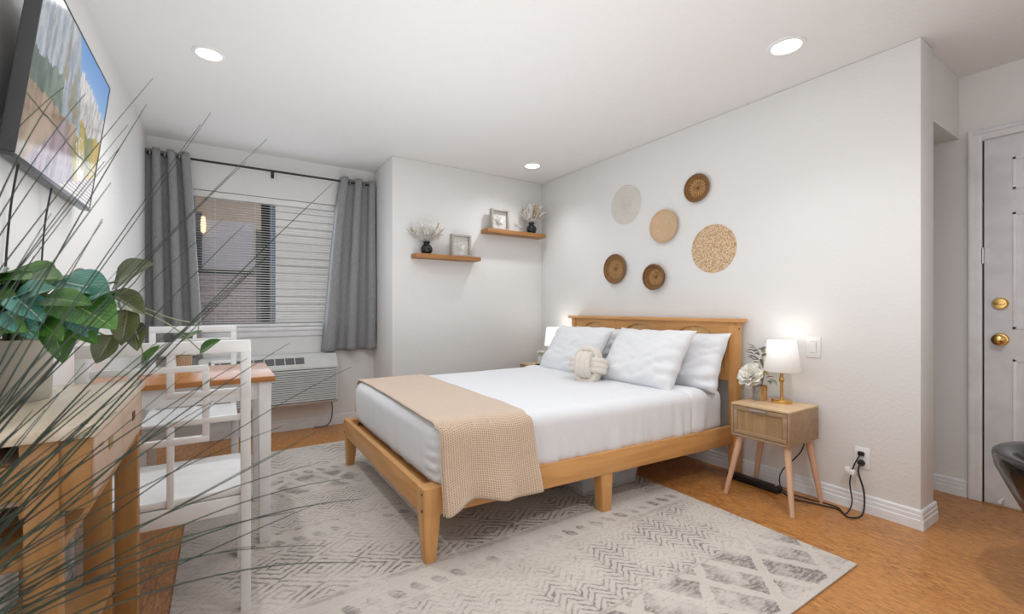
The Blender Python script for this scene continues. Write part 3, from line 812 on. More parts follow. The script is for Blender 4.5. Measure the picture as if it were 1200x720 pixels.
# ------------------------------------------------------------------ nightstands
def nightstand(label, loc):
    t = thing('nightstand', label, 'nightstand', loc, 0, 'cane front nightstands')
    hx, hy, z0, z1 = .165, .163, .352, .543      # front faces -X
    b = B(); box(b, (-hx, -hy, z1 - .013), (hx, hy, z1), .003); finish('top', b, wood('ns_top', (.66, .47, .28), (.58, .40, .23), 'y', .4), t)
    b = B(); box(b, (-hx, -hy, z0), (hx, -hy + .013, z1 - .013), .002); box(b, (-hx, hy - .013, z0), (hx, hy, z1 - .013), .002)
    box(b, (-hx, -hy + .012, z0), (hx, hy - .012, z0 + .013), .002); box(b, (hx - .012, -hy + .012, z0 + .012), (hx, hy - .012, z1 - .012)); finish('cabinet', b, MAT_NS, t)
    d = thing('x', 'x', 'x'); bpy.data.objects.remove(d)
    b = B()
    y0, y1, a, c = -hy + .015, hy - .015, z0 + .016, z1 - .016
    for lo, hi in (((y0, a), (y1, a + .022)), ((y0, c - .022), (y1, c)), ((y0, a + .022), (y0 + .022, c - .022)), ((y1 - .022, a + .022), (y1, c - .022))):
        box(b, (-hx + .001, lo[0], lo[1]), (-hx + .016, hi[0], hi[1]), .0015)
    box(b, (-hx + .016, y0, a), (-hx + .022, y1, c))
    dr = finish('drawer', b, MAT_NS, t)
    b = B(); box(b, (-hx + .008, y0 + .021, a + .021), (-hx + .013, y1 - .021, c - .021)); finish('cane_panel', b, MAT_NSCANE, dr)
    b = B(); box(b, (-hx - .016, -.045, c - .014), (-hx - .012, .045, c - .004), .001); box(b, (-hx - .016, -.045, c - .006), (-hx + .002, .045, c - .003), .001); finish('handle', b, MAT_STEEL, dr)
    for sx in (-1, 1):
        for sy in (-1, 1):
            b = B(); tube(b, [(sx * (hx + .020 if sx < 0 else hx - .02), sy * (hy + .022), 0.0), (sx * (hx - .045), sy * (hy - .035), z0)], [.0125, .019], 16); finish('leg', b, MAT_NSLEG, t)
    return t
nightstand('cane front nightstand with splayed legs by the light switch', (-.215, -2.524, 0))
nightstand('nightstand in the corner, mostly hidden behind the bed', (-.215, -.30, 0))
def lamp(label, loc, shade, ts=1.0):
    t = thing('table_lamp', label, 'lamp', loc, 0, 'white shade table lamps')
    b = B(); lathe(b, [(0, 0), (.053, 0), (.053, .016), (.049, .02), (.012, .022), (0, .022)], 36); finish('base', b, MAT_BRASS, t)
    b = B(); tube(b, [(0, 0, .02), (0, 0, .26)], .0085, 14); lathe(b, [(.012, .12), (.0135, .125), (.0135, .14), (.012, .145)], 16); finish('stem', b, MAT_BRASS, t)
    b = B(); lathe(b, [(.096, .185), (.074, .362)], 48); finish('lamp_shade', b, shade, t, solid=.002)
    b = B(); lathe(b, [(0, .25), (.012, .25), (.02, .27), (.028, .30), (.02, .325), (0, .335)], 16); finish('bulb', b, MAT_LENS, t)
    return t
LX, LY = -.150, -2.535
lamp('brass table lamp with white shade, switched on, on the near nightstand', (LX, LY, .543), MAT_SHADE)
lamp('white shade table lamp on the far nightstand behind the pillows', (-.155, -.405, .543), MAT_SHADE_B)

def petal(b, c, ang, tilt, ln, wd, curl, seed):
    ca, sa = math.cos(ang), math.sin(ang)
    def fn(u, v):
        s = u * 2 - 1; w = wd * math.sin(PI * min(1, .12 + v * .80)) ** .7
        r = ln * v; th = tilt + curl * v * v
        # radial distance / height integration
        rr = 0; zz = 0; n = 6
        for k in range(n):
            vv = v * (k + .5) / n; t = tilt - curl * vv
            rr += ln * v / n * math.cos(t); zz += ln * v / n * math.sin(t)
        cup = (s * s) * wd * .35
        px = rr - cup * .3; py = s * w; pz = zz + cup * .6 + .004 * nz(u * 3, v * 3, seed)
        return (c[0] + px * ca - py * sa, c[1] + px * sa + py * ca, c[2] + pz)
    grid(b, 5, 5, fn)
def bloom(b, c, r, seed):
    rnd = random.Random(seed)
    for ring, (n, tilt, ln, cu) in enumerate(((5, 1.45, .42, .5), (6, 1.15, .62, .4), (7, .75, .82, .3), (8, .35, .95, .2), (8, -.1, .9, -.1))):
        for k in range(n):
            petal(b, c, 2 * PI * k / n + ring * .4 + rnd.uniform(-.1, .1), tilt + rnd.uniform(-.1, .1), r * ln, r * .40, cu, seed + ring + k)
def leaf(b, base, d, up, ln, wd, seed=0, fold=.25, droop=.25, nu=6, nv=9, heart=True):
    d = Vector(d).normalized(); up = Vector(up); s = d.cross(up).normalized(); up = s.cross(d).normalized(); base = Vector(base)
    def fn(u, v):
        a = u * 2 - 1
        if heart: w = wd * (math.sin(PI * min(1, v ** .62)) ** .75) * (1.08 - .2 * v) if v < 1 else 0
        else: w = wd * math.sin(PI * v) ** .8
        back = -.12 * ln * abs(a) * max(0, 1 - v * 4) if heart else 0
        return base + d * (ln * v + back) + s * (a * w * .5) + up * (abs(a) * w * fold - droop * ln * v * v + .03 * ln * nz(u * 2, v * 2, seed))
    grid(b, nu, nv, fn, uv=lambda u, v: (u, v))
MAT_PETAL = plain('cream_petal', (.82, .78, .70), .8)
MAT_EUC = plain('eucalyptus', (.16, .20, .15), .7); MAT_YEL = plain('yellow_filler', (.42, .38, .08), .7)
def _halfpot():
    m = M('half_wood_pot', (.5, .4, .3), .6); x, y, z = m.xyz(); n = m.noise(m.vec('Object', (40, 40, 9)), 1.4, 4); st = m.noise(m.vec(), 90, 3)
    g = m.mix(st.step(.3, .7), (.25, .24, .235), (.40, .385, .37)); w = m.mix(n.step(.35, .65), (.58, .36, .15), (.38, .20, .07))
    m.color(m.mix((y * .87 - x * .5 + (n - .5) * .012).lt(.0), g, w)); return m.m
def flowers(label, loc, dir0):
    t = thing('flower_pot', label, 'flower arrangement', loc, 0, 'artificial flower arrangements')
    b = B(); lathe(b, [(0, 0), (.036, 0), (.0385, .004), (.040, .088), (.0365, .088), (.035, .07), (0, .07)], 36); finish('pot', b, _halfpot(), t)
    b = B(); bloom(b, (0, 0, 0), .088, 3)
    R = Matrix.Rotation(dir0, 4, 'Z') @ Matrix.Rotation(1.05, 4, 'Y')
    for v in b.verts: v.co = R @ v.co + Vector((-.055, .02, .145))
    finish('peony', b, MAT_PETAL, t, recalc=False, angle=80, solid=.0008)
    b = B(); rnd = random.Random(5)
    for k in range(52):
        a = rnd.uniform(0, 2 * PI); h = rnd.uniform(.10, .32); r = rnd.uniform(.005, .045)
        leaf(b, (r * math.cos(a), r * math.sin(a), h), (math.cos(a + .4), math.sin(a + .4), rnd.uniform(-.2, 1)), (0, 0, 1), rnd.uniform(.03, .055), rnd.uniform(.014, .024), k, heart=False, nu=2, nv=5)
    for k in range(6):
        a = rnd.uniform(-2.4, .2); tube(b, smooth_path([(0, 0, .06), (.02 * math.cos(a), .02 * math.sin(a), .14), (.035 * math.cos(a), .035 * math.sin(a), .32)], 4), .0015, 5)
    leaf(b, (-.01, -.06, .13), (-.4, -1, -.1), (0, 0, 1), .06, .03, 3, heart=False); leaf(b, (-.02, -.05, .12), (-.8, -1, .1), (0, 0, 1), .055, .028, 3, heart=False)
    finish('foliage', b, MAT_EUC, t, recalc=False, angle=80)
    b = B()
    for k in range(34):
        h = rnd.uniform(.15, .30); x, y = -.015 + rnd.uniform(-.016, .016), -.040 + rnd.uniform(-.014, .014)
        lathe(b, [(0, -.006), (.005, -.003), (.006, .003), (0, .007)], 6, (x, y, h))
    finish('yellow_filler', b, MAT_YEL, t, angle=80)
flowers('white peony arrangement in a half grey half wood pot beside the lamp', (-.180, -2.425, .543), PI * .93)
b = B(); bloom(b, (0, 0, .105), .055, 8); 
t2 = thing('flower_vase', 'small white flowers beside the far lamp behind the pillows', 'flower arrangement', (-.27, -.345, .543), 0)
finish('bloom', b, MAT_PETAL, t2, recalc=False, angle=80, solid=.0008)
b = B(); lathe(b, [(0, 0), (.03, 0), (.035, .05), (.028, .09), (.024, .09), (.03, .05), (0, .01)], 24); finish('vase', b, MAT_WPLASTIC, t2)
ob = finish('dish', (lambda b: (lathe(b, [(0, 0), (.03, 0), (.045, .012), (.042, .013), (.028, .004), (0, .004)], 24), b)[1])(B()), MAT_BLACK, loc=(-.335, -.40, .543)); tag(ob, 'small black dish on the far nightstand corner', 'dish')

# power strip and cables
ps = thing('power_strip', 'black power strip lying under the near nightstand', 'power strip', (-.135, -2.36, 0))
b = B(); box(b, (-.028, -.16, .0), (.028, .16, .038), .006); finish('body', b, MAT_BLACK, ps)
b = B(); lathe(b, [(0, 0), (.009, 0), (.009, .005), (0, .006)], 12, (0, -.135, .038)); finish('switch', b, MAT_STEEL, ps)
b = B(); tube(b, smooth_path([(-.135, -2.522, .02), (-.16, -2.60, .006), (-.13, -2.70, .006), (-.10, -2.80, .006), (-.16, -2.87, .006), (-.10, -2.91, .02), (-.05, -2.90, .12), (-.05, -2.875, .22), (-.028, -2.876, .262)]), .0045, 8)
ob = finish('extension_cable', b, MAT_BLACK); tag(ob, 'black cable from the power strip to the lower outlet socket', 'cable')
b = B(); lathe(b, [(0, 0), (.017, 0), (.017, .014), (.009, .024), (0, .024)], 14); o = finish('plug', b, MAT_BLACK, ob, loc=(-.0105, -2.876, .264), rot=(0, -PI / 2, 0))
b = B(); tube(b, smooth_path([(-.036, -2.60, .42), (-.045, -2.60, .27), (-.07, -2.50, .12), (-.10, -2.50, .045), (-.11, -2.54, .012), (-.09, -2.66, .006), (-.07, -2.78, .006), (-.13, -2.845, .006), (-.06, -2.85, .05), (-.045, -2.835, .15), (-.04, -2.85, .24), (-.028, -2.876, .312)]), .0035, 8)
ob = finish('lamp_cable', b, MAT_BLACK); tag(ob, 'thin black lamp cable hanging behind the nightstand to the upper outlet socket', 'cable')
b = B(); box(b, (-.026, -2.89, .302), (-.0105, -2.862, .324), .003); finish('plug', b, MAT_BLACK, ob)
b = B(); box(b, (-.062, -2.862, .196), (-.032, -2.826, .224), .007); box(b, (-.066, -2.84, .204), (-.03, -2.815, .235), .007); ob = finish('cable_tie', b, MAT_WPLASTIC); tag(ob, 'white plastic cable tag hanging on the black cords below the outlet', 'cable tag')

# ------------------------------------------------------------------ floating shelves and decor
def shelf(label, x0, x1, z0):
    b = B(); box(b, (x0, -.14, z0), (x1, 0, z0 + .038), .003); bmesh.ops.translate(b, verts=b.verts, vec=(-(x0 + x1) / 2, .07, -z0))
    tag(finish('floating_shelf', b, MAT_SHELF, loc=((x0 + x1) / 2, -.07, z0)), label, 'shelf', 'floating wood shelves')
shelf('lower left floating wood shelf', -1.475, -.83, 1.545)
shelf('upper right floating wood shelf beside the corner', -.755, -.055, 1.835)
MAT_FRM = wood('grey_frame', (.50, .47, .43), (.40, .37, .34), 'z', .6); MAT_MAT = plain('frame_backing', (.74, .72, .68), .8); MAT_PAPER = plain('paper_flower', (.80, .79, .76), .8)
def frame(label, x, z, s, rz):
    t = thing('shadow_box_frame', label, 'picture frame', (x, -.075, z), rz, 'shadow box frames')
    h = s / 2; b = B(); w = .017
    for lo, hi in (((-h, 0), (h, w)), ((-h, s - w), (h, s)), ((-h, w), (-h + w, s - w)), ((h - w, w), (h, s - w))): box(b, (lo[0], -.025, lo[1]), (hi[0], .025, hi[1]), .002)
    finish('frame', b, MAT_FRM, t)
    b = B(); box(b, (-h + w, .012, w), (h - w, .020, s - w)); finish('backing', b, MAT_MAT, t)
    b = B(); bloom(b, (0, 0, 0), .042, 11); R = Matrix.Rotation(PI / 2, 4, 'X')
    for v in b.verts: v.co = R @ v.co; v.co.y = max(-.02, min(.010, v.co.y * .5 - .002)); v.co.z += s / 2
    for k in range(7):
        a = 2 * PI * k / 7; leaf(b, (.03 * math.cos(a), .008, s / 2 + .03 * math.sin(a)), (math.cos(a + .5), 0, math.sin(a + .5)), (0, -1, 0), .035, .016, k, heart=False, nu=2, nv=4, droop=0)
    finish('paper_flower', b, MAT_PAPER, t, recalc=False, angle=60)
frame('grey wood shadow box frame with paper flower on the lower shelf', -1.015, 1.583, .205, .06)
frame('grey wood shadow box frame with paper flower on the upper shelf', -.585, 1.873, .205, .04)
MAT_DRY = plain('dried_white', (.86, .845, .81), .9); MAT_DRYT = plain('dried_tan', (.62, .42, .24), .9)
def bud_vase(label, x, z, seed, tan):
    t = thing('bud_vase', label, 'vase', (x, -.075, z), 0, 'black vases on the shelves')
    b = B(); lathe(b, [(0, 0), (.030, 0), (.043, .012), (.053, .035), (.053, .055), (.042, .078), (.026, .092), (.026, .098), (.036, .110), (.033, .111), (.022, .098), (.022, .09), (0, .06)], 32); finish('vase', b, MAT_CERBLACK, t)
    rnd = random.Random(seed)
    b1 = B(); b2 = B()
    for k in range(70):
        a = rnd.uniform(0, 2 * PI); sp = rnd.uniform(.2, 1.9); ln = rnd.uniform(.11, .20)
        d = Vector((math.cos(a) * sp, math.sin(a) * sp * .55, 1)).normalized(); p0 = Vector((0, 0, .10)); p1 = p0 + d * ln
        p1.y = min(p1.y, .06)
        bb = b2 if (k % 4 == 0 and tan and math.cos(a) > -.2) or k % 9 == 0 else b1
        tube(bb, [p0, (p0 + p1) / 2 + Vector((0, 0, .006)), p1], .0011, 4)
        for j in range(8):
            q = p0.lerp(p1, .45 + .55 * j / 7); dd = (d + Vector((rnd.uniform(-1, 1), rnd.uniform(-1, .6), rnd.uniform(-.5, 1))) * .9).normalized()
            leaf(bb, q, dd, (0, 0, 1), rnd.uniform(.022, .042), .013 if j < 6 else .018, j, heart=False, nu=2, nv=3)
    bb = b2 if tan else b1
    for k in range(3): bloom(b1, (rnd.uniform(-.025, .025), -.02, .13 + .01 * k), .028, k)
    for bb in (b1, b2):
        for v in bb.verts: v.co.y = min(v.co.y, .068)
    finish('dried_flowers', b1, MAT_DRY, t, recalc=False, angle=60); finish('dried_accent', b2, MAT_DRYT, t, recalc=False, angle=60)
bud_vase('round black vase of white dried flowers on the lower shelf', -1.355, 1.583, 21, False)
bud_vase('round black vase of white and tan dried flowers on the upper shelf', -.195, 1.873, 33, True)

# ------------------------------------------------------------------ woven wall plates
def basket_mat(name, c1, c2, c3, spokes, rings, rr, mode):
    m = M(name, c1, .8, 0, .2); x, y, z = m.xyz(); r = (x * x + y * y).sqrt() * (1 / rr); a = y.atan2(x)
    n = m.noise(m.vec(), 40, 3)
    if mode == 'spoke':
        s = ((a * (spokes / (2 * PI)) + (n - .5) * .3).frac() - .5).abs() * 2
        c = m.mix(s.lt(.45) * r.gt(.18) * r.lt(.62), c1, c2); c = m.mix(r.gt(.68) * ((r * rings).frac().lt(.4)), c, c3); c = m.mix(r.lt(.09), c, c3)
        c = m.mix(n.step(.45, .7) * .5, c, c3)
        h = (r * rings * 6.28).sin() * .5 + (a * 60).sin() * .3
    elif mode == 'lace':
        s = ((a * (spokes / (2 * PI))).frac() - .5).abs() * 2; q = ((r * rings).frac() - .5).abs() * 2
        c = m.mix((s.lt(.28).max(q.lt(.25))) * .85, c1, c2); c = m.mix(n.step(.5, .7) * .3, c, c3); h = s + q
    else:
        s = ((a * (spokes / (2 * PI)) + r * 1.5).frac() - .5).abs() * 2; q = ((r * rings).frac() - .5).abs() * 2
        n2 = m.noise(m.vec(), 95, 2); w = (s * q) if mode == 'coil' else n2
        c = m.mix((w.step(.42, .6)), c1, c2); c = m.mix(n.step(.5, .75) * .45, c, c3); h = w
    m.color(c); m.bump(h, .5, .004); return m.m
def wall_plate(label, y, z, r, depth, mat, rim, flat=False):
    b = B()
    if flat: pr = [(0, .004), (r * .25, .009), (r * .5, .006), (r * .8, .010), (r, .004), (r, 0), (0, 0)]
    else: pr = [(0, .006), (r * .55, .007), (r * .80, depth * .55), (r * .94, depth), (r, depth * .96), (r * 1.0, depth * .7), (r * .84, .003), (r * .5, 0), (0, 0)]
    lathe(b, pr, 64)
    if flat == 'lace':
        for v in b.verts:
            rr = math.hypot(v.co.x, v.co.y)
            if rr > r * .95: k = 1 + .05 * math.sin(math.atan2(v.co.y, v.co.x) * 32); v.co.x *= k; v.co.y *= k
    ob = finish('wall_basket', b, mat, loc=(-.0005, y, z), rot=(0, -PI / 2, 0)); tag(ob, label, 'wall basket', 'woven wall baskets')
    if rim:
        b = B(); tube(b, [(r * .97 * math.cos(t), r * .97 * math.sin(t), depth) for t in [2 * PI * k / 48 for k in range(48)]], .006, 8, closed=True); finish('rim', b, rim, ob)
RIMB = plain('rim_brown', (.22, .115, .05), .8); RIMT = plain('rim_tan', (.60, .43, .26), .8)
wall_plate('white lace-like round woven wall piece, leftmost of the upper ones', -1.194, 1.984, .168, .01, basket_mat('lace', (.80, .76, .70), (.56, .52, .46), (.82, .80, .76), 60, 12, .168, 'lace'), None, 'lace')
br1 = lambda n, k: basket_mat(n, (.33, .17, .065), (.58, .35, .15), (.16, .08, .035), k, 9, .1, 'spoke')
wall_plate('small brown spoked wall basket, highest on the bed wall', -1.887, 1.966, .100, .024, br1('sp1', 18), RIMB)
wall_plate('plain pale tan shallow wall basket in the middle of the group', -1.601, 1.734, .127, .030, basket_mat('tan', (.66, .47, .30), (.56, .38, .22), (.72, .60, .47), 40, 8, .127, 'coil'), RIMT)
wall_plate('large beige speckled woven disc, biggest on the bed wall', -2.005, 1.516, .170, .012, basket_mat('speck', (.72, .56, .39), (.48, .30, .15), (.62, .44, .27), 60, 14, .17, 'speck'), None, True)
wall_plate('brown spoked wall basket, lowest left of the group', -1.085, 1.440, .128, .026, basket_mat('sp2', (.32, .17, .07), (.50, .30, .13), (.17, .09, .04), 22, 11, .128, 'spoke'), RIMB)
wall_plate('small deep brown wall basket just above the headboard', -1.516, 1.343, .101, .045, br1('sp3', 24), RIMB)

# ------------------------------------------------------------------ table and chairs
tb = thing('dining_table', 'small white table with brown wood top between the white chairs', 'table', (-3.035, -1.225, .0))
tx0, tx1, ty0, ty1 = -3.385, -2.69, -1.53, -.92
b = B(); box(b, (tx0, ty0, .757), (tx1, ty1, .781), .004); finish('table_top', b, MAT_TTOP, tb, world=True)
b = B()
for lo, hi in (((tx0 + .03, ty0 + .03), (tx1 - .03, ty0 + .05)), ((tx0 + .03, ty1 - .05), (tx1 - .03, ty1 - .03)), ((tx0 + .03, ty0 + .03), (tx0 + .05, ty1 - .03)), ((tx1 - .05, ty0 + .03), (tx1 - .03, ty1 - .03))):
    box(b, (lo[0], lo[1], .675), (hi[0], hi[1], .757), .002)
finish('apron', b, MAT_WHITE, tb, world=True)
for x in (tx0 + .015, tx1 - .067):
    for y in (ty0 + .015, ty1 - .067):
        b = B(); frustum(b, (x + .004, y + .004, x + .048, y + .048), .0 if x < -3.055 or False else .0105, (x, y, x + .052, y + .052), .757, .003); finish('leg', b, MAT_WHITE, tb, world=True)
def chair(loc, rz, label):
    t = thing('fretwork_chair', label, 'chair', loc, rz, 'white fretwork chairs')
    w = .232; z0 = 0.0
    for x in (-w + .016, w - .016):
        b = B(); box(b, (x - .016, -.016, z0), (x + .016, .018, .978), .003); finish('leg', b, MAT_WHITE, t)
        b = B(); box(b, (x - .017, .40, z0), (x + .017, .434, .425), .003); finish('leg', b, MAT_WHITE, t)
    b = B(); rounded_box(b, (-w + .001, -.004, .425), (w, .455, .455), .012, (8, 8, 4)); finish('seat', b, MAT_WHITE, t)
    b = B()
    box(b, (-w + .03, -.008, .365), (w - .03, .012, .425), .002); box(b, (-w + .03, .41, .365), (w - .03, .43, .425), .002)
    for s in (-1, 1): box(b, (s * (w - .016) - .010, .015, .365), (s * (w - .016) + .010, .41, .425), .002)
    finish('seat_rail', b, MAT_WHITE, t)
    b = B(); box(b, (-w, -.017, .938), (w, .019, .980), .003); finish('top_rail', b, MAT_WHITE, t)
    b = B(); d = .010; W = w - .03
    def hb(x0, x1, z): box(b, (x0, -.010, z - d), (x1, .010, z + d), .0015)
    def vb(x, za, zb): box(b, (x - d, -.0095, za), (x + d, .0095, zb), .0015)
    vb(0, .80, .94); hb(-.01, W, .80); hb(-W, .105, .888); vb(.098, .645, .888); hb(-.01, W, .706); vb(0, .425, .706)
    hb(-.098, .108, .645); vb(-.098, .43, .735); hb(-W, -.09, .735); vb(-.098, .79, .888); hb(-W, -.09, .80)
    finish('fretwork', b, MAT_WHITE, t)
    return t
chair((-3.042, -1.990, .0), 0, 'white fretwork chair in front, its back towards the camera')
chair((-3.050, -.290, .0), PI, 'white fretwork chair on the far side of the table')
# little pot on the table
tp = thing('succulent_pot', 'small ribbed tan pot with grey-white sprigs on the table', 'potted plant', (-3.065, -.98, .781))
b = B(); lathe(b, [(0, 0), (.030, 0), (.034, .07), (.030, .07), (.028, .06), (0, .06)], 40)
for v in b.verts:
    r = math.hypot(v.co.x, v.co.y); a = math.atan2(v.co.y, v.co.x)
    if r > .029: k = 1 + .05 * math.cos(a * 20); v.co.x *= k; v.co.y *= k
finish('pot', b, plain('ribbed_tan', (.52, .40, .28), .8), tp)
b = B(); rnd = random.Random(3)
for k in range(40):
    a = rnd.uniform(0, 2 * PI); leaf(b, (.015 * math.cos(a), .015 * math.sin(a), .062 + rnd.uniform(0, .03)), (math.cos(a), math.sin(a), rnd.uniform(.2, 1.6)), (0, 0, 1), rnd.uniform(.03, .05), .014, k, heart=False, nu=2, nv=4)
finish('sprigs', b, plain('grey_green', (.36, .38, .35), .8), tp, recalc=False)

# ------------------------------------------------------------------ console desk
cd = thing('console_table', 'pine console table with pale top and two drawers at the left edge', 'table', (-3.25, -2.36, 0))
cx0, cx1, cy0, cy1, ch = -3.385, -3.104, -2.690, -2.020, .866
b = B(); box(b, (cx0, cy0, ch - .024), (cx1, cy1, ch), .003); finish('top', b, MAT_PINEY, cd, world=True)
for x0, x1 in ((cx0 + .012, cx0 + .067), (cx1 - .067, cx1 - .012)):
    for y0, y1 in ((cy0 + .015, cy0 + .055), (cy1 - .055, cy1 - .012)):
        k = .036 if (x0 > -3.2 and y0 < -2.5) else 0
        b = B(); box(b, (x0 - k, y0, 0), (x1 - k - (.006 if k else 0), y1, ch - .024), .003); finish('leg', b, MAT_PINE, cd, world=True)
b = B(); box(b, (cx0 + .06, cy0 + .02, .735), (cx1 - .06, cy0 + .04, .80), .002); box(b, (cx0 + .06, cy1 - .04, .70), (cx1 - .06, cy1 - .02, .84), .002); box(b, (cx0 + .02, cy0 + .05, .70), (cx0 + .04, cy1 - .05, .84), .002)
box(b, (cx1 - .040, cy0 + .05, .690), (cx1 - .015, cy1 - .05, .712), .002); box(b, (cx1 - .110, cy0 + .021, .700), (cx1 - .010, cy0 + .0290, .8415), .002); box(b, (cx1 - .110, cy1 - .019, .690), (cx1 - .008, cy1 - .010, .8415), .002); finish('rail', b, MAT_PINE, cd, world=True)
for i in range(2):
    y0 = cy0 + .030 + i * .307; y1 = y0 + .300
    b = B(); box(b, (cx1 - .022, y0, .716), (cx1 - .006, y1, .834), .002); box(b, (cx0 + .06, y0 + .01, .72), (cx1 - .022, y1 - .012, .80)); dr = finish('drawer', b, MAT_PINEX, cd, world=True)
    ym = (y0 + y1) / 2
    b = B(); rounded_box(b, (cx1 - .0075, ym - .020, .775), (cx1 - .0035, ym + .020, .800), .0019, (2, 8, 4)); finish('finger_pull', b, plain('pull_%d' % i, ((.30, .20, .05), (.10, .025, .012))[i], .5), dr, world=True)
b = B(); box(b, (cx0 + .02, cy0 + .02, .605), (cx1 - .06, cy1 - .06, .625), .002); finish('shelf', b, MAT_PINE, cd, world=True)
b = B(); box(b, (cx0 + .02, cy0 + .02, .28), (cx1 - .06, cy1 - .06, .30), .002); finish('shelf', b, MAT_PINE, cd, world=True)
b = B(); box(b, (-3.232, cy1 - .10, 0), (-3.172, cy1 - .075, .70), .002); finish('gate_leg', b, MAT_PINE, cd, world=True)

# pothos in a grey pot on the console
F = (math.sin(.5753), math.cos(.5753)); CAM = Vector((-2.894, -3.864, 1.094)); FP = 522.
def at(u, v, d):
    x = (u - 600) * d / FP; z = -(v - 361.7) * d / FP
    return Vector((CAM.x + F[0] * d + F[1] * x, CAM.y + F[1] * d - F[0] * x, CAM.z + z))
PC = Vector((-3.324, -2.270, ch))
pt = thing('potted_pothos', 'trailing green pothos in a grey ceramic pot on the pine console', 'potted plant', PC)
b = B(); lathe(b, [(0, 0), (.058, 0), (.062, .006), (.066, .150), (.067, .152), (.063, .152), (.061, .135), (0, .135)], 44); finish('pot', b, MAT_POT, pt)
b = B(); lathe(b, [(0, .136), (.061, .137)], 24); finish('soil', b, plain('soil', (.03, .02, .015), .9), pt)
top = PC + Vector((0, 0, .17))
leaves = [  # px u, v of leaf base -> tip, depth, width ratio, material
    (72, 330, 122, 338, 1.08, .8, 'v'), (138, 330, 172, 308, 1.12, .85, 'o'), (128, 345, 166, 362, 1.12, .7, 'o'), (150, 366, 141, 402, 1.10, .75, 'o'), (156, 380, 160, 408, 1.14, .7, 'o'),
    (130, 396, 112, 424, 1.08, .85, 'o'), (78, 352, 130, 378, 1.03, .85, 'g'), (62, 384, 74, 420, 1.02, .75, 'g'), (55, 350, 100, 352, 1.0, .55, 'g'), (100, 372, 128, 345, 1.10, .6, 'g'),
    (20, 350, 48, 372, .98, .7, 'v'), (10, 368, 40, 392, .97, .6, 'v'), (-10, 335, 30, 322, 1.05, .9, 'g'), (30, 330, 66, 322, 1.08, .85, 'g'), (20, 318, 60, 330, 1.14, .9, 'g'), (-20, 355, 12, 345, 1.0, .8, 'g'),
    (30, 350, 58, 335, .98, .6, 'v'), (-10, 380, 25, 385, .96, .7, 'g'), (48, 378, 70, 395, .99, .7, 'g'), (80, 330, 98, 318, 1.16, .8, 'g'), (40, 395, 60, 372, 1.05, .6, 'g'), (-30, 330, 5, 318, 1.1, .8, 'g'),
    (210, 403, 232, 386, 1.18, .45, 'l'), (236, 412, 254, 398, 1.2, .55, 'l'), (168, 425, 182, 406, 1.16, .45, 'l'), (90, 388, 112, 400, 1.02, .5, 'g'), (5, 345, 30, 340, 1.12, .9, 'g'), (60, 345, 90, 330, 1.1, .85, 'g'), (-40, 370, -10, 390, 1.0, .8, 'g'),
]
rl = random.Random(31)
for k in range(30):
    u, v = rl.uniform(-30, 100), rl.uniform(330, 392); a = rl.uniform(-.9, .9)
    leaves.append((u, v, u + 34 * math.cos(a), v + 30 * math.sin(a), rl.uniform(1.0, 1.16), rl.uniform(.6, .85), 'g' if rl.random() < .8 else 'v'))
bms = {k: B() for k in 'gov'}; bms['l'] = bms['g']; bst = B()
rnd = random.Random(12)
for k, (u0, v0, u1, v1, d, wr, mt) in enumerate(leaves):
    p = at(u0, v0, d); q = at(u1, v1, d - .02); ln = (q - p).length
    up = (CAM - p).normalized() * .75 + Vector((rnd.uniform(-.2, .2), rnd.uniform(-.2, .2), .65))
    for P_ in (p, q): P_.x = max(P_.x, XL + .02)
    leaf(bms[mt], p - PC, q - p, up, ln * 1.08, ln * wr * 1.05, k, fold=.14, droop=.12)
    if mt != 'l': tube(bst, smooth_path([Vector((rnd.uniform(-.03, .03), rnd.uniform(-.03, .03), .13)), (p - PC) * .55 + Vector((0, 0, .10)), p - PC], 5), .0022, 6)
for vine in ([(120, 352, 1.1), (165, 360, 1.13), (200, 373, 1.16), (230, 380, 1.18), (232, 388, 1.18)], [(120, 352, 1.1), (168, 366, 1.13), (205, 385, 1.16), (236, 412, 1.2)], [(140, 345, 1.12), (155, 334, 1.13), (168, 318, 1.12)], [(90, 380, 1.05), (112, 395, 1.07), (130, 398, 1.08)], [(128, 350, 1.1), (150, 372, 1.1), (165, 405, 1.14), (168, 425, 1.16)]):
    tube(bst, smooth_path([at(*p) - PC for p in vine], 6), .0016, 6)
finish('leaves', bms['g'], MAT_LEAF, pt, recalc=False, angle=80); finish('olive_leaves', bms['o'], MAT_LEAFD, pt, recalc=False, angle=80); finish('variegated_leaves', bms['v'], MAT_LEAFV, pt, recalc=False, angle=80)
finish('stems', bst, MAT_STEM, pt, angle=80)

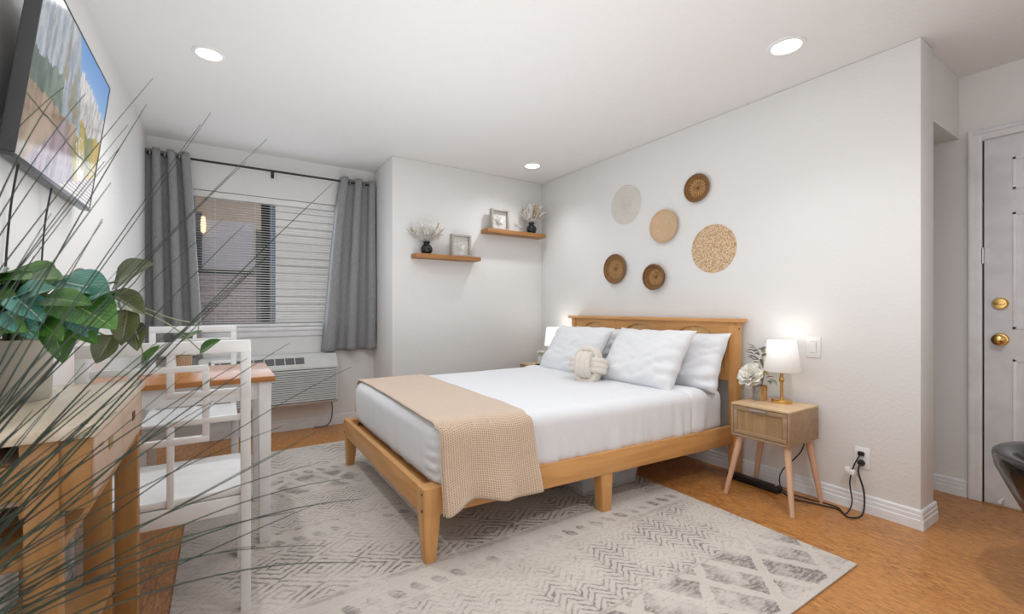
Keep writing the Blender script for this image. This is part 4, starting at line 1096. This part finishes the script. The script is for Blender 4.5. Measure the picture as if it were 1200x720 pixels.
# ------------------------------------------------------------------ tall grass plant close to the camera
RT = at(-330, 840, .36)
gp = thing('grass_plant', 'tall artificial grass with thin dark green blades at the left foreground', 'potted plant', (RT.x, RT.y, 0))
R0 = Vector((RT.x, RT.y, 0))
b = B(); lathe(b, [(0, 0), (.095, 0), (.10, .01), (.125, RT.z - .04), (.13, RT.z - .02), (.118, RT.z - .02), (.112, RT.z - .06), (0, RT.z - .06)], 36); finish('planter', b, MAT_POT, gp)
b = B(); lathe(b, [(0, RT.z - .07), (.115, RT.z - .058)], 24); finish('soil', b, plain('soil_2', (.03, .02, .015), .9), gp)
b = B(); rnd = random.Random(4)
def blade(tip, d, bulge, w, base=None, droop=0.):
    p0 = R0 + Vector((rnd.uniform(-.05, .05), rnd.uniform(-.05, .05), RT.z - .06)) if base is None else base
    p2 = at(tip[0], tip[1], d); mid = (p0 + p2) / 2
    mid.z += bulge; mid += Vector((rnd.uniform(-.015, .015), rnd.uniform(-.015, .015), 0))
    for q in (mid, p2): q.x = max(q.x, XL + .012)
    n = 16; side = None; pr = []
    L = b.loops.layers.uv.verify()
    for i in range(n + 1):
        t = i / n; p = p0 * (1 - t) ** 2 + mid * 2 * t * (1 - t) + p2 * t * t
        tg = ((mid - p0) * (1 - t) + (p2 - mid) * t).normalized()
        s = tg.cross((p - CAM).normalized() + Vector((rnd.uniform(-.05, .05), 0, .2))).normalized()
        ww = w * (1 - t ** 1.6 * .72) * .5
        if t == 1: ww = .0003
        nrm = s.cross(tg) * ww * .35
        pr.append([b.verts.new(p - s * ww - R0), b.verts.new(p + nrm - R0), b.verts.new(p + s * ww - R0)])
    for i in range(n):
        for k in range(2):
            f = b.faces.new((pr[i][k], pr[i][k + 1], pr[i + 1][k + 1], pr[i + 1][k]))
            for lp, (uu, vv) in zip(f.loops, ((.2 + k * .5, i / n), (.7 + k * .3, i / n), (.7 + k * .3, (i + 1) / n), (.2 + k * .5, (i + 1) / n))): lp[L].uv = (uu, vv)
named = [(179, 92, .62, .02), (172, 122, .6, .03), (150, 146, .6, .03), (141, 172, .58, .05), (313, 163, .72, .02), (247, 132, .66, .0), (235, 146, .66, .02), (288, 262, .62, .03), (262, 256, .6, .02), (288, 190, .7, .06), (312, 302, .60, .01), (318, 296, .62, .03), (306, 308, .58, .0),
    (390, 215, .8, .05), (340, 402, .66, .05), (412, 430, .7, .06), (270, 345, .55, .02), (365, 545, .55, .08), (415, 560, .6, .10), (425, 585, .6, .10), (380, 640, .55, .10), (330, 500, .52, .06), (300, 640, .5, .08), (345, 600, .55, .09), (250, 470, .5, .03), (420, 660, .55, .12), (210, 380, .5, .02), (120, 260, .52, .03), (90, 150, .52, .10), (75, 102, .5, .16), (62, 115, .5, .14), (100, 110, .52, .12), (60, 250, .46, .05), (40, 300, .45, .05), (290, 420, .55, .03)]
for u, v, d, bg in named: blade((u, v), d, bg, rnd.uniform(.0018, .0028))
for k in range(15):
    a = math.radians(rnd.uniform(22, 46)); r = rnd.uniform(430, 620)
    blade((-330 + r * math.cos(a), 840 - r * math.sin(a)), rnd.uniform(.34, .46), rnd.uniform(.0, .04), rnd.uniform(.0030, .0046))
for k in range(34):
    a = math.radians(rnd.choice((rnd.uniform(18, 42), rnd.uniform(25, 50), rnd.uniform(36, 56)))); r = rnd.uniform(430, 800)
    blade((-330 + r * math.cos(a), 840 - r * math.sin(a)), rnd.uniform(.38, .6), rnd.uniform(-.01, .05), rnd.uniform(.0015, .0026))
finish('blades', b, MAT_GRASS, gp, recalc=False, angle=80)

# ------------------------------------------------------------------ television
tw, th = .765, .50
tv = thing('television', 'flat television tilted down on the left wall showing a mountain valley', 'television', (-3.345, -2.200, 1.497))
TR = (0, math.atan2(.062, .50), 0)
b = B(); box(b, (-.004, 0, 0), (-.001, tw, th)); o = finish('screen', b, MAT_TV, tv, rot=TR)
b = B(); e = .006
for lo, hi in (((-e, -.012), (tw + e, 0)), ((-e, th), (tw + e, th + e)), ((-e, 0), (0, th)), ((tw, 0), (tw + e, th))): box(b, (-.03, lo[0], lo[1]), (.001, hi[0], hi[1]), .002)
finish('bezel', b, plain('tv_bezel', (.05, .052, .055), .3), tv, rot=TR)
b = B(); box(b, (-.034, -.004, -.010), (-.005, tw + .004, th + .004), .006); finish('back_cover', b, plain('tv_back', (.03, .03, .032), .35), tv, rot=TR)
b = B(); box(b, (-.047, .25, .15), (-.02, .45, .35), .004); finish('wall_mount', b, MAT_BLACK, tv)
for y, zz, y2 in ((-2.10, 1.50, -2.12), (-1.82, 1.49, -1.84)):
    b = B(); tube(b, smooth_path([(XL + .03, y, zz), (XL + .010, y + .01, 1.35), (XL + .008, y2, 1.1), (XL + .006, y2, .60)], 6), .0026, 7)
    ob = finish('tv_cable', b, MAT_BLACK); tag(ob, 'black cable hanging below the television, ' + ('nearer the camera' if y < -2 else 'nearer the window'), 'cable', 'television cables')

# ------------------------------------------------------------------ black moulded chair at the right edge
tc = thing('tub_chair', 'glossy black moulded tub chair cut off at the right edge', 'chair', (-.364, -3.759, -.0))
b = B(); lathe(b, [(0, .21), (.10, .215), (.18, .25), (.245, .325), (.295, .43), (.328, .505), (.334, .545), (.332, .556), (.322, .562), (.285, .560), (.270, .546), (.25, .49), (.20, .42), (.10, .39), (0, .385)], 64)
finish('shell', b, MAT_GLOSSBLACK, tc, angle=60)
b = B(); lathe(b, [(.035, 0.02), (.030, .19), (.06, .212), (0, .212)], 24); finish('pedestal', b, MAT_STEEL, tc)
b = B(); lathe(b, [(0, 0), (.22, 0), (.22, .008), (.06, .022), (0, .024)], 40); finish('base', b, MAT_STEEL, tc)

# ------------------------------------------------------------------ lights
def spot(loc, e, size=140, rad=.06, col=(.97, .985, 1), tilt=0., blend=1.0):
    l = bpy.data.lights.new('spot', 'SPOT'); l.energy = e; l.spot_size = math.radians(size); l.spot_blend = blend; l.shadow_soft_size = rad; l.color = col
    o = bpy.data.objects.new('downlight_or_fill_lamp', l); COL.objects.link(o); o.location = loc; o.rotation_euler = (0, math.radians(tilt), 0); return o  # serves the ceiling fixtures and one added fill
spot((-2.957, -1.025, H - .02), 36, 140, .035, tilt=-14); spot((-.476, -2.715, H - .02), 20, 140, .035, tilt=24); spot((-.454, -.454, H - .02), 19, 140, .035, tilt=10); spot((-1.35, -3.75, H - .02), 70, 150, .06, tilt=-8)  # last spot is an added fill out of view, without a fixture
def area(name, loc, rot, sx, sy, e, col=(1, 1, 1)):
    l = bpy.data.lights.new(name, 'AREA'); l.shape = 'RECTANGLE'; l.size = sx; l.size_y = sy; l.energy = e; l.color = col
    o = bpy.data.objects.new(name, l); COL.objects.link(o); o.location = loc; o.rotation_euler = rot; return o
area('room_fill_back', (-1.5, YB + .06, 1.5), (PI / 2, 0, -.05), 2.6, 1.6, 2.5, (.92, .97, 1))
area('ceiling_fill', (-1.85, -2.1, H - .03), (0, 0, 0), 1.7, 2.9, 11, (.90, .96, 1))
area('room_fill_left', (XL + .02, -3.9, 1.5), (0, -PI / 2, 0), 1.6, 2.2, 11, (.92, .965, 1))
area('window_light', (-2.5, YW - .04, 1.5), (-PI / 2 , 0, 0), 1.1, 1.1, 5, (.80, .88, 1))
pl = bpy.data.lights.new('lamp_bulb', 'POINT'); pl.energy = .35; pl.shadow_soft_size = .02; pl.color = (1, .93, .84)
o = bpy.data.objects.new('lamp_bulb', pl); COL.objects.link(o); o.location = (LX, LY, .543 + .37)
pl = bpy.data.lights.new('lamp_bulb_far', 'POINT'); pl.energy = .45; pl.shadow_soft_size = .02; pl.color = (1, .95, .88)
o = bpy.data.objects.new('lamp_bulb_far', pl); COL.objects.link(o); o.location = (-.155, -.405, .543 + .37)
# low bounce fill so the ceiling reads bright
area('ceiling_uplight', (-2.05, -2.5, .80), (PI, 0, 0), 1.3, 3.0, 25, (.89, .955, 1))

w = bpy.data.worlds.new('World'); scn.world = w; w.use_nodes = True
w.node_tree.nodes['Background'].inputs[0].default_value = (.72, .78, .86, 1); w.node_tree.nodes['Background'].inputs[1].default_value = .45

cam = bpy.data.cameras.new('camera'); co = bpy.data.objects.new('camera', cam); COL.objects.link(co)
cam.sensor_width = 36; cam.lens = FP / 1200 * 36; cam.shift_y = 1.735 / 1200; cam.clip_start = .02
co.location = CAM; co.rotation_euler = (PI / 2, 0, -.5753)
cam.dof.use_dof = True; cam.dof.focus_distance = 2.9; cam.dof.aperture_fstop = 8
scn.camera = co
scn.view_settings.view_transform = 'Standard'; scn.view_settings.look = 'None'; scn.view_settings.exposure = .03
scn.cycles.max_bounces = 8; scn.cycles.diffuse_bounces = 5; scn.cycles.transparent_max_bounces = 12
